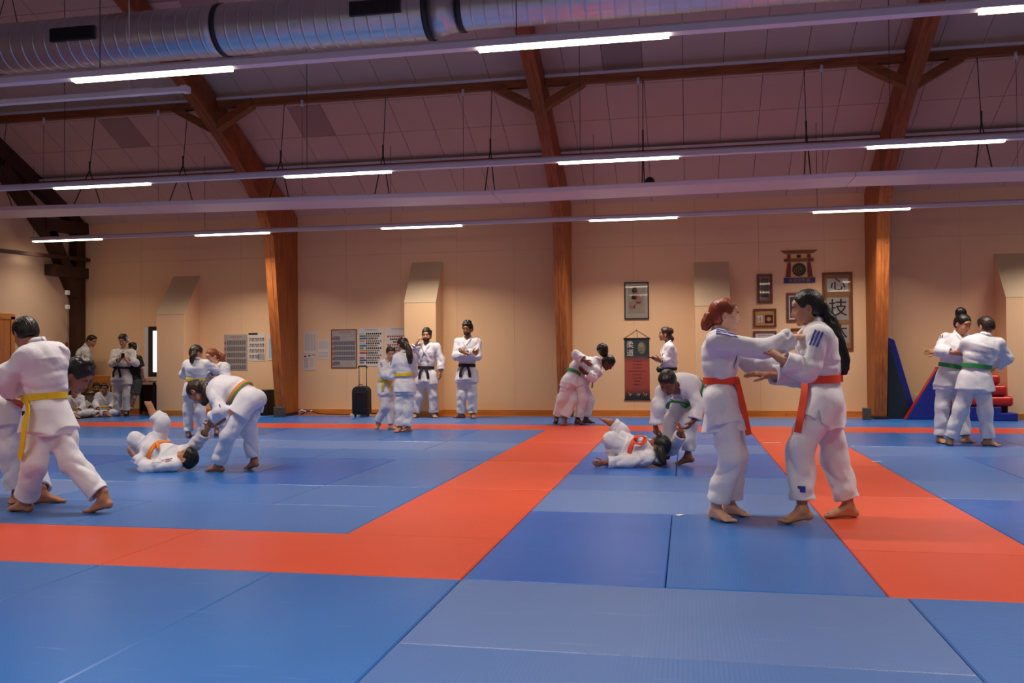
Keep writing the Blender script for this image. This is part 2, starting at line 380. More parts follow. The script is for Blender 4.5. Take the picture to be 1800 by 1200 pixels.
# ------------------------------------------------------------------ glulam portal frames
OUT = [(YB-.013, 0), (YB-.013, 3.93), (12.08, 4.11), (11.1, 4.6), (9.7, 5.3), (7.4, 6.26), (RIDGE, 8.45)]
INN = [(RIDGE, 8.1), (7.2, 5.98), (8.2, 5.5), (9.6, 4.82), (10.5, 4.27), (11.0, 3.86), (11.3, 3.4), (11.78, 0)]
def frame(x0, lab, dark=False):
    e = empty('timber_frame', (x0+.1, 12.1, 0), lab, 'timber frame', 'glulam portal frames')
    m_ = MB()
    k = 2  # post
    for a, b in ((0, .0), (1, .0)): pass
    w2 = .2
    # three lamella plies side by side, slightly proud of one another
    for j, (a, b, d) in enumerate(((0, .075, 0), (.077, .125, .006), (.127, .2, .002))):
        inn = [(y-d*0, z-d) if y < 11 else (y-d, z) for y, z in INN]
        post = [OUT[0], OUT[1], OUT[2], OUT[3]]+[inn[5], inn[6], inn[7]]
        raf = OUT[3:]+inn[:6]
        q = MB(); q.prism_x(post, x0+a, x0+b); q.build('post_ply', M['dark_and_unlit_timber'] if dark else M['glulam'], e)
        q = MB(); q.prism_x(raf, x0+a, x0+b); q.build('rafter_ply', M['dark_and_unlit_timber'] if dark else M['glulam_r'], e)
    # far half of the frame, over and behind the camera
    q = MB(); q.prism_x([(2*RIDGE-y, z) for y, z in OUT[::-1]][::1]+[(2*RIDGE-y, z) for y, z in INN[::-1]], x0, x0+w2); q.build('far_half', M['glulam_r'], e)
    q = MB(); q.box((x0-.02, 11.72, -.05), (x0+.22, 12.36, .05)); q.build('steel_shoe', M['black'], e)
    # knee braces up to the upper purlin
    for s in (-1, 1):
        q = MB(); xa = x0+(0 if s < 0 else w2); pr = [(xa, 4.93), (xa, 5.07), (xa+s*.62, 5.42), (xa+s*.62, 5.28)]
        if s > 0: pr = pr[::-1]
        q.prism_y(pr, 9.22, 9.4); q.build('knee_brace', M['purlin'], e)
    return e
frame(-6.73, 'orange glulam frame left of the rolling suitcase, second from left wall')
frame(-1.20, 'orange glulam frame behind the stooping pair near the middle')
frame(4.23, 'orange glulam frame between calligraphy picture and blue wedge')
frame(9.6, 'orange glulam frame beyond the right edge')
# end frame on left gable with bracing; its unlit shade is put into the dark colour
e = empty('gable_truss', (XL+.1, 12.1, 0), 'timber truss against the left gable wall, coloured dark as unlit', 'timber truss')
def beam(pts, wd_, name, mt=M['dark_and_unlit_timber'], xa=XL+.02, xb=XL+.2):
    (y0, z0), (y1, z1) = pts; L = math.hypot(y1-y0, z1-z0); ny, nz = -(z1-z0)/L*wd_/2, (y1-y0)/L*wd_/2
    q = MB(); q.prism_x([(y0-ny, z0-nz), (y1-ny, z1-nz), (y1+ny, z1+nz), (y0+ny, z0+nz)], xa, xb); return q.build(name, mt, e)
beam([(12.2, 0), (12.2, 3.95)], .26, 'post')
beam([(12.3, 4.0), (9.7, 5.2)], .34, 'rafter'); beam([(9.7, 5.2), (2.2, 8.35)], .34, 'rafter')
beam([(12.15, 2.45), (11.3, 3.7)], .22, 'brace', xb=XL+.24); beam([(11.4, 3.55), (10.0, 4.75)], .22, 'brace', xb=XL+.24)
beam([(12.36, 3.88), (11.1, 3.80)], .24, 'collar_tie', xb=XL+.26); beam([(12.36, 2.93), (11.35, 2.93)], .22, 'short_tie', xb=XL+.26)
beam([(12.36, 3.22), (6, 3.0)], .07, 'tie_rail', xa=XL+.22, xb=XL+.3)

# purlins
def purlin(y, z, h, lab):
    e = empty('purlin', (0, y, z), lab, 'purlin')
    xs = [XL+.05, -6.73, -6.53, -1.2, -1.0, 4.23, 4.43, 9.6, 9.8, XR-.05]
    for a, b in zip(xs[::2], xs[1::2]):
        q = MB(); q.box((a+.003, y-.05, z-h/2), (b-.003, y+.05, z+h/2)); q.build('purlin_length', M['purlin'], e)
    q = MB()
    for a, b in zip(xs[::2], xs[1::2]): q.box((a+.003, y-.09, z+h/2), (b-.003, y+.05, z+h/2+.035))
    q.build('edge_strip', M['white'], e)
purlin(9.3, 5.36, .12, 'brown purlin higher on the slope, with knee braces')
purlin(11.05, 4.585, .08, 'slim brown purlin low on the slope above the lamp row')

# ------------------------------------------------------------------ lamp rows
def rail(y, z, xs, x0, x1, lab, glab):
    e = empty('lamp_row', (x0, y, z), lab, 'lamp row', 'suspended lamp rows')
    q = MB(); w_ = .045
    q.prism_x([(y-w_, z), (y-w_, z+.05), (y-.02, z+.075), (y+.02, z+.075), (y+w_, z+.05), (y+w_, z)], x0, x1); q.build('housing', M['white'], e)
    for a in xs:
        if a+1.46 < x0 or a > x1: continue
        q = MB(); q.box((a, y-.034, z-.022), (a+1.46, y+.034, z-.002)); q.build('diffuser', M['tube'], e)
        ld = bpy.data.lights.new('lamp_optic', 'AREA'); ld.shape = 'RECTANGLE'; ld.size = 1.44; ld.size_y = .06; ld.energy = AREA_W*(.3 if a < -11 else 1); ld.color = AREA_COL; ld.spread = R_(AREA_SPREAD)
        lo = bpy.data.objects.new('lamp_optic', ld); lo.location = (a+.73-x0, 0, -.024); link(lo, e)
    k = 0
    x = x0+.05
    while x < x1:
        zr = roofz(y)
        q = MB(); q.tube([(x, y, z+.07), (x, y, zr-.01)], .004, 6); q.build('suspension_wire', M['wire'], e)
        x += 3.6
LX = [-11.17+3.6*i for i in range(7)]
rail(10.7, 3.41, [-11.2, -7.78, -4.17, -.48, 3.14, 6.74], -11.25, 11.0, 'farthest suspended white lamp row near the back wall', 0)
rail(6.6, 3.51, [-7.5, -4.06, -.42, 3.2, 6.8], -11.0, 11.0, 'middle suspended white lamp row with four lit tubes in view', 0)
rail(2.4, 3.5, [-7.6, -4.0, -.45, 3.15, 6.75], -11.0, 11.0, 'nearest suspended white lamp row, under the big duct', 0)
rail(-1.8, 3.5, [-8.2, -4.6, -1.05, 2.55, 6.15], -11.0, 11.0, 'suspended white lamp row overhead just out of view', 0)
rail(-5.9, 3.5, [-8.2, -4.6, -1.05, 2.75, 6.35], -11.0, 11.0, 'suspended white lamp row behind the camera', 0)
# radiant heating strip
e = empty('radiant_panel', (0, 9.15, 3.6), 'long pale radiant heating strip hung on V wires between lamp rows', 'heating panel')
xs = [-11.2, -7.6, -1.72, 3.45, 8.5]
zs = [3.66, 3.62, 3.55, 3.58, 3.52]
for i in range(4):
    q = MB(); ya, yb = 8.72, 9.55
    v = []
    for x, z in ((xs[i], zs[i]), (xs[i+1]-.01, zs[i+1])):
        v += [(x, ya, z+.05), (x, ya+.03, z), (x, yb-.03, z), (x, yb, z+.05), (x, yb, z+.06), (x, ya, z+.06)]
    q.add(v, [tuple(range(6)), tuple(range(6, 12))[::-1]]+[(j, (j+1) % 6, 6+(j+1) % 6, 6+j)[::-1] for j in range(6)])
    q.build('radiant_section', M['radiant'], e)
x = -10.6
while x < 8:
    i = max(j for j in range(5) if xs[j] <= x); i = min(i, 3); z = zs[i]+(zs[i+1]-zs[i])*(x-xs[i])/(xs[i+1]-xs[i])+.06
    q = MB(); q.tube([(x, 9.3, 5.3), (x, 9.16, 4.35)], .006, 6); q.tube([(x, 9.16, 4.35), (x, 8.76, z)], .009, 6); q.tube([(x, 9.16, 4.35), (x, 9.51, z)], .009, 6)
    q.tube([(x, 9.16, 4.5), (x, 9.16, 4.3)], .014, 6)
    q.build('v_hanger', M['wire'], e); x += 1.75 if x < -2 else 2.35

# ------------------------------------------------------------------ spiral duct
e = empty('air_duct', (-3, 5.5, 5.1), 'large galvanised spiral air duct crossing top left', 'air duct')
def duct(xa, xb, r, yc=5.5, zc=5.07):
    n = int((xb-xa)/.026); q = MB(); pts = []; rs = []
    x = xa
    while x < xb:
        for dx, dr in ((0, 0), (.012, 0), (.122, 0), (.134, 0), (.137, .003), (.143, .003), (.146, 0)):
            if x+dx < xb: pts.append((x+dx, yc, zc)); rs.append(r+dr)
        x += .16
    pts.append((xb, yc, zc)); rs.append(r)
    q.tube(pts, rs, 40); o = q.build('duct_length', M['duct'], e); return o
duct(-11.4, -7.55, .30); duct(-7.5, -4.35, .30); duct(-4.3, -1.75, .30)
duct(-1.35, 8.5, .235)
q = MB(); q.tube([(-1.72, 5.5, 5.07), (-1.38, 5.5, 5.07)], [.30, .235], 40); q.build('reducer', M['duct'], e)
for x, r in ((-7.55, .31), (-4.35, .31), (-1.77, .315), (-1.39, .25)):
    q = MB(); q.tube([(x, 5.5, 5.07), (x+.06, 5.5, 5.07)], r, 40); q.build('flange', M['duct_band'], e)
for xa in (-6.45, -2.6):
    q = MB(); q.box((xa, 5.5-.33, 4.98), (xa+.6, 5.5-.27, 5.14)); g_ = q.build('duct_grille', M['duct_band'], e)
    s_ = MB()
    for k in range(24): s_.box((xa+.015+k*.024, 5.5-.338, 4.995), (xa+.024+k*.024, 5.5-.329, 5.125))
    s_.build('grille_slats', M['black'], g_, kind='stuff')
for x in (-7.3, -3.2, 2.0):
    q = MB(); q.tube([(x, 5.3, 5.3), (x, 5.5, 5.9), (x, 5.7, 5.3)], .006, 6); q.tube([(x, 5.5, 5.9), (x, 5.5, roofz(5.5)-.01)], .006, 6); q.build('hanger', M['wire'], e)
# cable tray ending by the left frame
e = empty('cable_tray', (-6, 4.5, 4.05), 'white cable tray ending below the duct at the left', 'cable tray')
q = MB(); q.box((-11.3, 4.44, 4.02), (-4.25, 4.52, 4.07)); q.build('tray', M['white'], e)
q = MB(); q.box((-4.25, 4.43, 4.01), (-4.18, 4.53, 4.08)); q.tube([(-4.9, 4.48, 4.05), (-4.9, 4.48, roofz(4.48)-.01)], .005, 6); q.box((-5.0, 4.45, 4.07), (-4.6, 4.5, 4.085)); q.build('bracket', M['white'], e)
# small motion ball stuck on the heating strip, and a dark ball
bm = bmesh.new(); bmesh.ops.create_uvsphere(bm, u_segments=24, v_segments=14, radius=.075)
me = bpy.data.meshes.new('ball'); bm.to_mesh(me); me.materials.append(mat('dark_green_ball', hexc('16302B'), .5, bump=(20, .2)))
for p_ in me.polygons: p_.use_smooth = True
o = bpy.data.objects.new('ball', me); bp_ = at(1142, 316, 9.14); o.location = (bp_[0], bp_[1], 3.61+.06+.04); link(o); tag(o, 'small dark green ball lying on the heating strip', 'ball')

# ================================================================== figures: signed distance fields meshed with surface nets
def nrm(v): v = np.asarray(v, float); return v/(np.linalg.norm(v)+1e-12)
def perp(v, a):
    v = np.asarray(v, float)-np.dot(v, a)*a
    return nrm(v)
class Cone:
    """round cone a-b; ks = width factor along side; ca/cb = flat ends; fold=(amp, waves, phase)"""
    def __init__(s, a, b, ra, rb, side=None, ks=1.0, kb=None, ca=False, cb=False, fold=None, drape=None, k=.03, op='u'):
        s.a = np.asarray(a, float); s.b = np.asarray(b, float); s.ra = ra; s.rb = rb; s.ax = s.b-s.a; s.L = np.linalg.norm(s.ax)+1e-9
        s.d = s.ax/s.L; s.ks = ks; s.kb = ks if kb is None else kb; s.ca = ca; s.cb = cb; s.fold = fold; s.drape = drape; s.k = k; s.op = op
        s.s = perp(side, s.d) if side is not None else perp(np.array([.3, .9, .2]), s.d); s.e = np.cross(s.d, s.s)
        r = max(ra, rb)*max(1, s.ks, s.kb)+.03
        s.lo = np.minimum(s.a, s.b)-r; s.hi = np.maximum(s.a, s.b)+r
    def __call__(s, P):
        q = P-s.a; w = q@s.d; t = np.clip(w/s.L, 0, 1); qs = q@s.s; qe = q@s.e; qw = w-t*s.L
        if s.ks != 1 or s.kb != 1:
            kk = s.ks+(s.kb-s.ks)*t; qs2 = qs/kk
            l = np.sqrt(qs2*qs2+qe*qe+qw*qw); g = np.sqrt((qs2/kk)**2+qe*qe+qw*qw)/(l+1e-9)
            d = (l-(s.ra+(s.rb-s.ra)*t))/np.maximum(g, .45)
        else:
            d = np.sqrt(qs*qs+qe*qe+qw*qw)-(s.ra+(s.rb-s.ra)*t)
        if s.fold or s.drape:
            az = np.arctan2(qe, qs)
            if s.fold:
                am, n, ph = s.fold
                a1 = az+pi*t*n*.55+ph+.5*np.sin(az*2+ph)
                m1 = np.clip(.35+.8*np.sin(az+ph*1.7+4*t), 0, 1)
                a2 = -az+pi*t*n*.8+ph*2+.6*np.sin(az+4*t)
                m2 = np.clip(.25+.9*np.sin(az+ph*3.1-5*t+1), 0, 1)
                a3 = 2*az+pi*t*n*.3+ph*3
                d = d+am*(.6-1.2*np.abs(np.sin(a1)))*m1+am*.8*(.6-1.2*np.abs(np.sin(a2)))*m2+am*.35*(.5-np.abs(np.sin(a3)))
            if s.drape:
                am, n, ph = s.drape
                d = d+am*t*np.sin(az*n+ph+1.5*t)
        if s.ca: d = np.maximum(d, -w)
        if s.cb: d = np.maximum(d, w-s.L)
        return d
class Ell:
    def __init__(s, c, rad, B=None, k=.02, op='u'):
        s.c = np.asarray(c, float); s.r = np.asarray(rad, float); s.B = np.eye(3) if B is None else B; s.k = k; s.op = op
        m = s.r.max()+.03; s.lo = s.c-m; s.hi = s.c+m
    def __call__(s, P):
        q = (P-s.c)@s.B.T; k0 = np.sqrt(((q/s.r)**2).sum(-1)); k1 = np.sqrt(((q/s.r**2)**2).sum(-1))+1e-9
        return k0*(k0-1)/k1
class Box:
    def __init__(s, c, half, B=None, rad=.0, k=.01, op='u'):
        s.c = np.asarray(c, float); s.h = np.asarray(half, float)-rad; s.B = np.eye(3) if B is None else B; s.k = k; s.op = op; s.rad = rad
        m = np.linalg.norm(half)+.02; s.lo = s.c-m; s.hi = s.c+m
    def __call__(s, P):
        q = np.abs((P-s.c)@s.B.T)-s.h
        return np.sqrt((np.maximum(q, 0)**2).sum(-1))+np.minimum(q.max(-1), 0)-s.rad
def smin(a, b, k):
    h = np.maximum(k-np.abs(a-b), 0)/k
    return np.minimum(a, b)-h*h*k*.25
def combine(f, d, p):
    if p.op == 'u': return smin(f, d, p.k)
    if p.op == 's': return -smin(-f, d, p.k)      # subtract
    if p.op == 'i': return -smin(-f, -d, p.k)
def fieldpts(prims, P):
    f = np.full(P.shape[:-1], 1.0)
    for p in prims: f = combine(f, p(P), p)
    return f
def surface_nets(prims, h, noise=None, box=None, floorz=None):
    un = [p for p in prims if p.op == 'u']
    lo = np.min([p.lo for p in un], 0)-2*h; hi = np.max([p.hi for p in un], 0)+2*h
    if box is not None: lo = np.maximum(lo, box[0]); hi = np.minimum(hi, box[1])
    n = np.ceil((hi-lo)/h).astype(int)+1
    F = np.full(tuple(n), 1.0, np.float32)
    gx = [lo[i]+h*np.arange(n[i]) for i in range(3)]
    for p in prims:
        i0 = np.clip(np.floor((p.lo-lo)/h).astype(int), 0, n-1); i1 = np.clip(np.ceil((p.hi-lo)/h).astype(int)+1, 1, n)
        if (i1 <= i0).any(): continue
        P = np.stack(np.meshgrid(gx[0][i0[0]:i1[0]], gx[1][i0[1]:i1[1]], gx[2][i0[2]:i1[2]], indexing='ij'), -1)
        sl = tuple(slice(a, b) for a, b in zip(i0, i1))
        F[sl] = combine(F[sl], p(P), p)
    if noise:
        msk = np.abs(F) < 3*h
        ii = np.argwhere(msk); P = lo+ii*h
        F[msk] += noise(P)
    if floorz is not None:
        Z = (floorz-gx[2])[None, None, :]; F = np.maximum(F, Z)
    S = F < 0
    c = np.zeros((n[0]-1, n[1]-1, n[2]-1), np.int8)
    for dx in (0, 1):
        for dy in (0, 1):
            for dz in (0, 1): c += S[dx:n[0]-1+dx, dy:n[1]-1+dy, dz:n[2]-1+dz]
    act = (c > 0) & (c < 8); ids = -np.ones(act.shape, np.int64); idx = np.argwhere(act); ids[act] = np.arange(len(idx))
    if len(idx) == 0: return np.zeros((0, 3)), np.zeros((0, 4), int)
    acc = np.zeros((len(idx), 3)); cnt = np.zeros(len(idx))
    corners = [(0,0,0),(1,0,0),(0,1,0),(1,1,0),(0,0,1),(1,0,1),(0,1,1),(1,1,1)]
    V = np.stack([F[idx[:, 0]+a, idx[:, 1]+b, idx[:, 2]+c_] for a, b, c_ in corners], 1).astype(float)
    for i in range(8):
        for j in range(i+1, 8):
            if bin(i ^ j).count('1') != 1: continue
            m = (V[:, i] < 0) != (V[:, j] < 0); t = V[:, i]/(V[:, i]-V[:, j]+1e-20)
            A = np.array(corners[i], float); Bc = np.array(corners[j], float)
            acc[m] += A+(Bc-A)*t[m, None]; cnt[m] += 1
    vert = lo+(idx+acc/cnt[:, None])*h
    quads = []
    for ax in range(3):
        u, v = [(1, 2), (2, 0), (0, 1)][ax]
        sl0 = [slice(None)]*3; sl1 = [slice(None)]*3; sl0[ax] = slice(0, -1); sl1[ax] = slice(1, None)
        A = S[tuple(sl0)]; Bc = S[tuple(sl1)]; e = np.argwhere(A != Bc)
        ok = (e[:, u] > 0) & (e[:, v] > 0) & (e[:, u] < n[u]-1) & (e[:, v] < n[v]-1); e = e[ok]
        inside = A[e[:, 0], e[:, 1], e[:, 2]]
        def cid(du, dv):
            k = e.copy(); k[:, u] += du; k[:, v] += dv; return ids[k[:, 0], k[:, 1], k[:, 2]]
        q = np.stack([cid(-1, -1), cid(0, -1), cid(0, 0), cid(-1, 0)], 1)
        q[~inside] = q[~inside][:, ::-1]; quads.append(q)
    q = np.concatenate(quads); q = q[(q >= 0).all(1)]
    return vert, q
def relax(v, q, it=1, w=.5):
    for _ in range(it):
        acc = np.zeros_like(v); cnt = np.zeros(len(v))
        for i in range(4):
            for j in ((i+1) % 4, (i+3) % 4):
                np.add.at(acc, q[:, i], v[q[:, j]]); np.add.at(cnt, q[:, i], 1)
        v = v+w*(acc/np.maximum(cnt, 1)[:, None]-v)
    return v
def np_mesh(name, blocks, mats, parent, mi=None, smooth=True):
    """blocks: list of (verts, quads, material index array or int)"""
    vs_, qs_, ms_ = [], [], []; n = 0
    off = np.array(wpos(parent)) if parent is not None else np.zeros(3)
    for v, q, m in blocks:
        if len(v) == 0: continue
        vs_.append(v-off); qs_.append(q+n); ms_.append(np.full(len(q), m) if np.isscalar(m) else m); n += len(v)
    v = np.concatenate(vs_); q = np.concatenate(qs_); m = np.concatenate(ms_).astype(np.int32)
    me = bpy.data.meshes.new(name); me.vertices.add(len(v)); me.vertices.foreach_set('co', v.astype(np.float32).ravel())
    me.loops.add(len(q)*4); me.loops.foreach_set('vertex_index', q.astype(np.int32).ravel())
    me.polygons.add(len(q)); me.polygons.foreach_set('loop_start', (np.arange(len(q))*4).astype(np.int32)); me.polygons.foreach_set('loop_total', np.full(len(q), 4, np.int32))
    for mm in (mats if isinstance(mats, (list, tuple)) else [mats]): me.materials.append(mm)
    me.polygons.foreach_set('material_index', m); me.polygons.foreach_set('use_smooth', np.ones(len(q), bool) if smooth else np.zeros(len(q), bool))
    me.update(calc_edges=True); me.validate()
    o = bpy.data.objects.new(name, me); link(o, parent); return o
def cloth_noise(seed, amp=.003, fr=1.0):
    r = np.random.RandomState(seed); K = r.normal(size=(9, 3)); K /= np.linalg.norm(K, axis=1)[:, None]
    fq = np.array([22, 30, 38, 48, 60, 75, 26, 34, 44])*fr; ph = r.uniform(0, 6.28, (9, 3)); K2 = r.normal(size=(9, 3))*6
    def f(P):
        P = P.astype(float); o = 0
        w = .028*np.sin(P[:, [1, 2, 0]]*7+ph[0])+.010*np.sin(P[:, [2, 0, 1]]*19+ph[1]); Q = P+w
        for i in range(9):
            m = np.clip(.25+.9*np.sin(P@K2[i]+ph[i, 2]), 0, 1)
            o = o+(1-1.9*np.abs(np.sin(Q@K[i]*fq[i]*.5+ph[i, 0]))**.8)*m*(30/fq[i])**.8
        return (amp*.9*o).astype(np.float32)
    return f
def ribbon(pts, nrms, width, thick, sub=True):
    """box-section band along points; nrms outward normals; returns verts, quads"""
    pts = [np.asarray(p, float) for p in pts]; v = []
    for i, (p, n_) in enumerate(zip(pts, nrms)):
        a = pts[max(0, i-1)]; b = pts[min(len(pts)-1, i+1)]; t = nrm(b-a); n_ = perp(n_, t); s_ = np.cross(t, n_)
        w_ = width[i] if hasattr(width, '__len__') else width
        for sx, sy in ((-1, 0), (1, 0), (.92, 1), (-.92, 1)): v.append(p+s_*sx*w_/2+n_*sy*thick)
    q = []
    for i in range(len(pts)-1):
        for k in range(4): q.append((i*4+k, i*4+(k+1) % 4, (i+1)*4+(k+1) % 4, (i+1)*4+k))
    q.append((3, 2, 1, 0)); o = (len(pts)-1)*4; q.append((o, o+1, o+2, o+3))
    return np.array(v), np.array(q)
def project(prims, p, n_, start=.12, h=.004):
    """walk from p+n*start along -n to the surface"""
    ts = np.arange(start, -start, -h); P = p[None]+n_[None]*ts[:, None]; f = fieldpts(prims, P); k = np.argmax(f < 0)
    return P[k] if f[k] < 0 else p
def smooth_path(pts, n=8):
    pts = [np.asarray(p, float) for p in pts]; P = [pts[0]]+pts+[pts[-1]]; out = []
    for i in range(1, len(P)-2):
        for k in range(n):
            t = k/n; a, b, c, d = P[i-1], P[i], P[i+1], P[i+2]
            out.append(.5*((2*b)+(-a+c)*t+(2*a-5*b+4*c-d)*t*t+(-a+3*b-3*c+d)*t**3))
    out.append(pts[-1]); return out

SKIN = {}
def skin(hx):
    if hx not in SKIN:
        m = mat('skin_'+hx, hexc(hx), .5, bump=(60, .05)); b = m.node_tree.nodes['Principled BSDF']
        b.inputs['Subsurface Weight'].default_value = .08; b.inputs['Subsurface Radius'].default_value = (.02, .008, .004)
        c = hexc(hx); lip = mat('lip_'+hx, (c[0]*.85, c[1]*.5, c[2]*.48), .45); SKIN[hx] = (m, lip)
    return SKIN[hx]
HAIR = {}
def hairm(hx):
    if hx not in HAIR: HAIR[hx] = mat('hair_'+hx, hexc(hx), .38, var=(30, .35, (1, 1, .12)), bump=(90, .5, (1, 1, .12)))
    return HAIR[hx]
M['gi'] = mat('gi_cotton', hexc('DEDCE4'), .85, bump=(260, .12), sheen=.2)
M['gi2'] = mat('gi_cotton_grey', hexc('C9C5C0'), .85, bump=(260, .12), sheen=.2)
M['pants'] = mat('gi_trouser_cotton', hexc('DAD9E2'), .85, bump=(200, .1), sheen=.2)
M['eyew'] = mat('eye_white', hexc('BDB2A8'), .35); M['iris'] = mat('iris_dark', hexc('22150e'), .2)
BELT = {k: mat('belt_'+k, hexc(v), .75, bump=(160, .3)) for k, v in dict(yellow='E6C11F', orange='E2482A', black='17171B', green='2E8A45', red='D8382A', orange2='E8822E').items()}
STR = {k: mat('stripe_'+k, hexc(v), .7) for k, v in dict(blue='26389A', red='C23A40', navy='1C2250', black='1D1D22', white='E8E8EC').items()}

def head_basis(yaw, pitch, roll):
    """columns: right, forward, up. yaw 0 faces +Y, 90 faces -X, 180 faces the camera"""
    y, p, r = R_(yaw), R_(pitch), R_(roll)
    f = np.array([-sin(y)*cos(p), cos(y)*cos(p), sin(p)]); r0 = np.array([cos(y), sin(y), 0]); u0 = np.cross(r0, f)
    return np.stack([cos(r)*r0+sin(r)*u0, f, -sin(r)*r0+cos(r)*u0])      # rows = axes
def hand_prims(w, d, n, right, s, curl=.35, spread=.12, base=True):
    d = nrm(d); n = perp(n, d); l = -np.cross(n, d) if right else np.cross(n, d)   # l points to the thumb side
    pr = []
    kn = w+d*.088*s
    if base: pr.append(Cone(w-d*.06*s, w+d*.012*s, .0235*s, .022*s, l, 1.15, 1.25, k=.015))
    pr.append(Cone(w+d*.012*s, kn-d*.012*s, .0165*s, .0155*s, l, 1.75, 2.35, k=.014))
    pr.append(Ell(w+d*.035*s+l*.02*s+n*.006*s, (.03*s, .017*s, .018*s), np.stack([nrm(d+l*.3), np.cross(n, d), n]), k=.015))
    for i, (off, ln) in enumerate(((.030, .074), (.010, .084), (-.010, .078), (-.029, .060))):
        b = kn+l*off*s-d*abs(off)*.15*s; dd = nrm(d+l*(off*6*spread)); c = curl*(1+.12*i); r0 = .0088*s; pos = b
        ang = c*.6
        for j, (fr, rr) in enumerate(((.45, 1), (.31, .9), (.24, .8))):
            dv = dd*cos(ang)+n*sin(ang); q = pos+dv*ln*fr*s
            pr.append(Cone(pos, q, r0*rr, r0*rr*.93, k=.004)); pos = q; ang += c*(1.0 if j == 0 else .8)
    td = nrm(d*.75+l*.75+n*.25); p0 = w+d*.022*s+l*.022*s; p1 = p0+td*.042*s; p2 = p1+nrm(d*.9+l*.35+n*(.2+curl*.5))*.03*s
    p3 = p2+nrm(d*.95+l*.1+n*(.2+curl))*.024*s
    pr += [Cone(p0, p1, .0125*s, .0105*s, k=.01), Cone(p1, p2, .0102*s, .0092*s, k=.004), Cone(p2, p3, .0092*s, .0078*s, k=.004)]
    return pr
def foot_prims(ank, toe, s, near):
    """ank = ankle joint, toe = tip of the toes; planted feet keep a level ball, raised feet follow the given direction"""
    d = nrm(toe-ank)
    if toe[2] < .06:
        fh = nrm(np.array([d[0], d[1], 0])); up = np.array([0, 0, 1.0]); fd = fh
        if ank[2] < .10*s+.02:
            toe = np.array([*(ank[:2]+fh[:2]*np.clip(np.linalg.norm((toe-ank)[:2]), .15*s, .18*s)), .012])
        ball = toe-fh*.058*s; ball[2] = .024*s; heel = ank-fh*.042*s; heel[2] = max(.032*s, ank[2]-.045*s)
    else:
        up = perp(np.array([0, 0, 1.0]), d) if abs(d[2]) < .8 else perp(np.array([0, 1.0, 0]), d)
        fd = d; heel = ank-fd*.045*s-up*.030*s; ball = toe-fd*.055*s
    sd = np.cross(fd, up)
    pr = [Cone(ank+np.array([0, 0, .05])*s if toe[2] < .06 else ank-fd*.03*s, ank, .033*s, .034*s, k=.02), Cone(ank, heel, .034*s, .029*s, k=.02),
          Cone(ank-up*.008*s, ball+up*.002, .032*s, .0205*s, sd, 1.1, 1.9, k=.03), Cone(heel, ball-up*.002*s, .026*s, .018*s, sd, 1.1, 2.0, k=.02)]
    for i in range(5):
        o = (.035-.0175*i)*s; l = (.056-.006*i)*s; b = ball+sd*o*(1 if near > 0 else -1); r = (.0120 if i == 0 else .0082)*s
        pr.append(Cone(b-up*.004*s, b+fd*l*.9-up*(.008 if toe[2] < .06 else 0)*s, r*1.0, r, k=.0035))
    return pr
def head_prims(c, B, s, beard=False):
    def L(x, y, z): return c+(x*B[0]+y*B[1]+z*B[2])*s
    pr = [Ell(L(0, -.012, .032), np.array((.076, .097, .088))*s, B), Ell(L(0, .028, -.03), np.array((.062, .066, .082))*s, B, k=.03),
          Cone(L(-.027, .047, -.073), L(.027, .047, -.073), .022*s, .022*s, k=.03), Ell(L(0, .076, -.094), np.array((.022, .018, .018))*s, B, k=.02),
          Ell(L(-.036, .066, -.028), np.array((.022, .02, .024))*s, B, k=.02), Ell(L(.036, .066, -.028), np.array((.022, .02, .024))*s, B, k=.02),
          Ell(L(0, .078, .042), np.array((.05, .014, .022))*s, B, k=.02),
          Ell(L(-.032, .098, .004), np.array((.018, .014, .011))*s, B, k=.012, op='s'), Ell(L(.032, .098, .004), np.array((.018, .014, .011))*s, B, k=.012, op='s'),
          Cone(L(0, .086, .012), L(0, .106, -.028), .0085*s, .0125*s, k=.014), Cone(L(-.011, .095, -.034), L(.011, .095, -.034), .0075*s, .0075*s, k=.008),
          Ell(L(0, .088, -.056), np.array((.024, .011, .009))*s, B, k=.008), Ell(L(0, .086, -.068), np.array((.02, .012, .0085))*s, B, k=.006)]
    for sx in (-1, 1):
        pr += [Ell(L(sx*.078, -.008, -.012), np.array((.010, .019, .033))*s, B, k=.012), Ell(L(sx*.084, -.002, -.008), np.array((.006, .010, .019))*s, B, k=.006, op='s'),
               Ell(L(sx*.031, .079, .005), np.array((.0145, .0135, .0125))*s, B, k=.006)]
    return pr
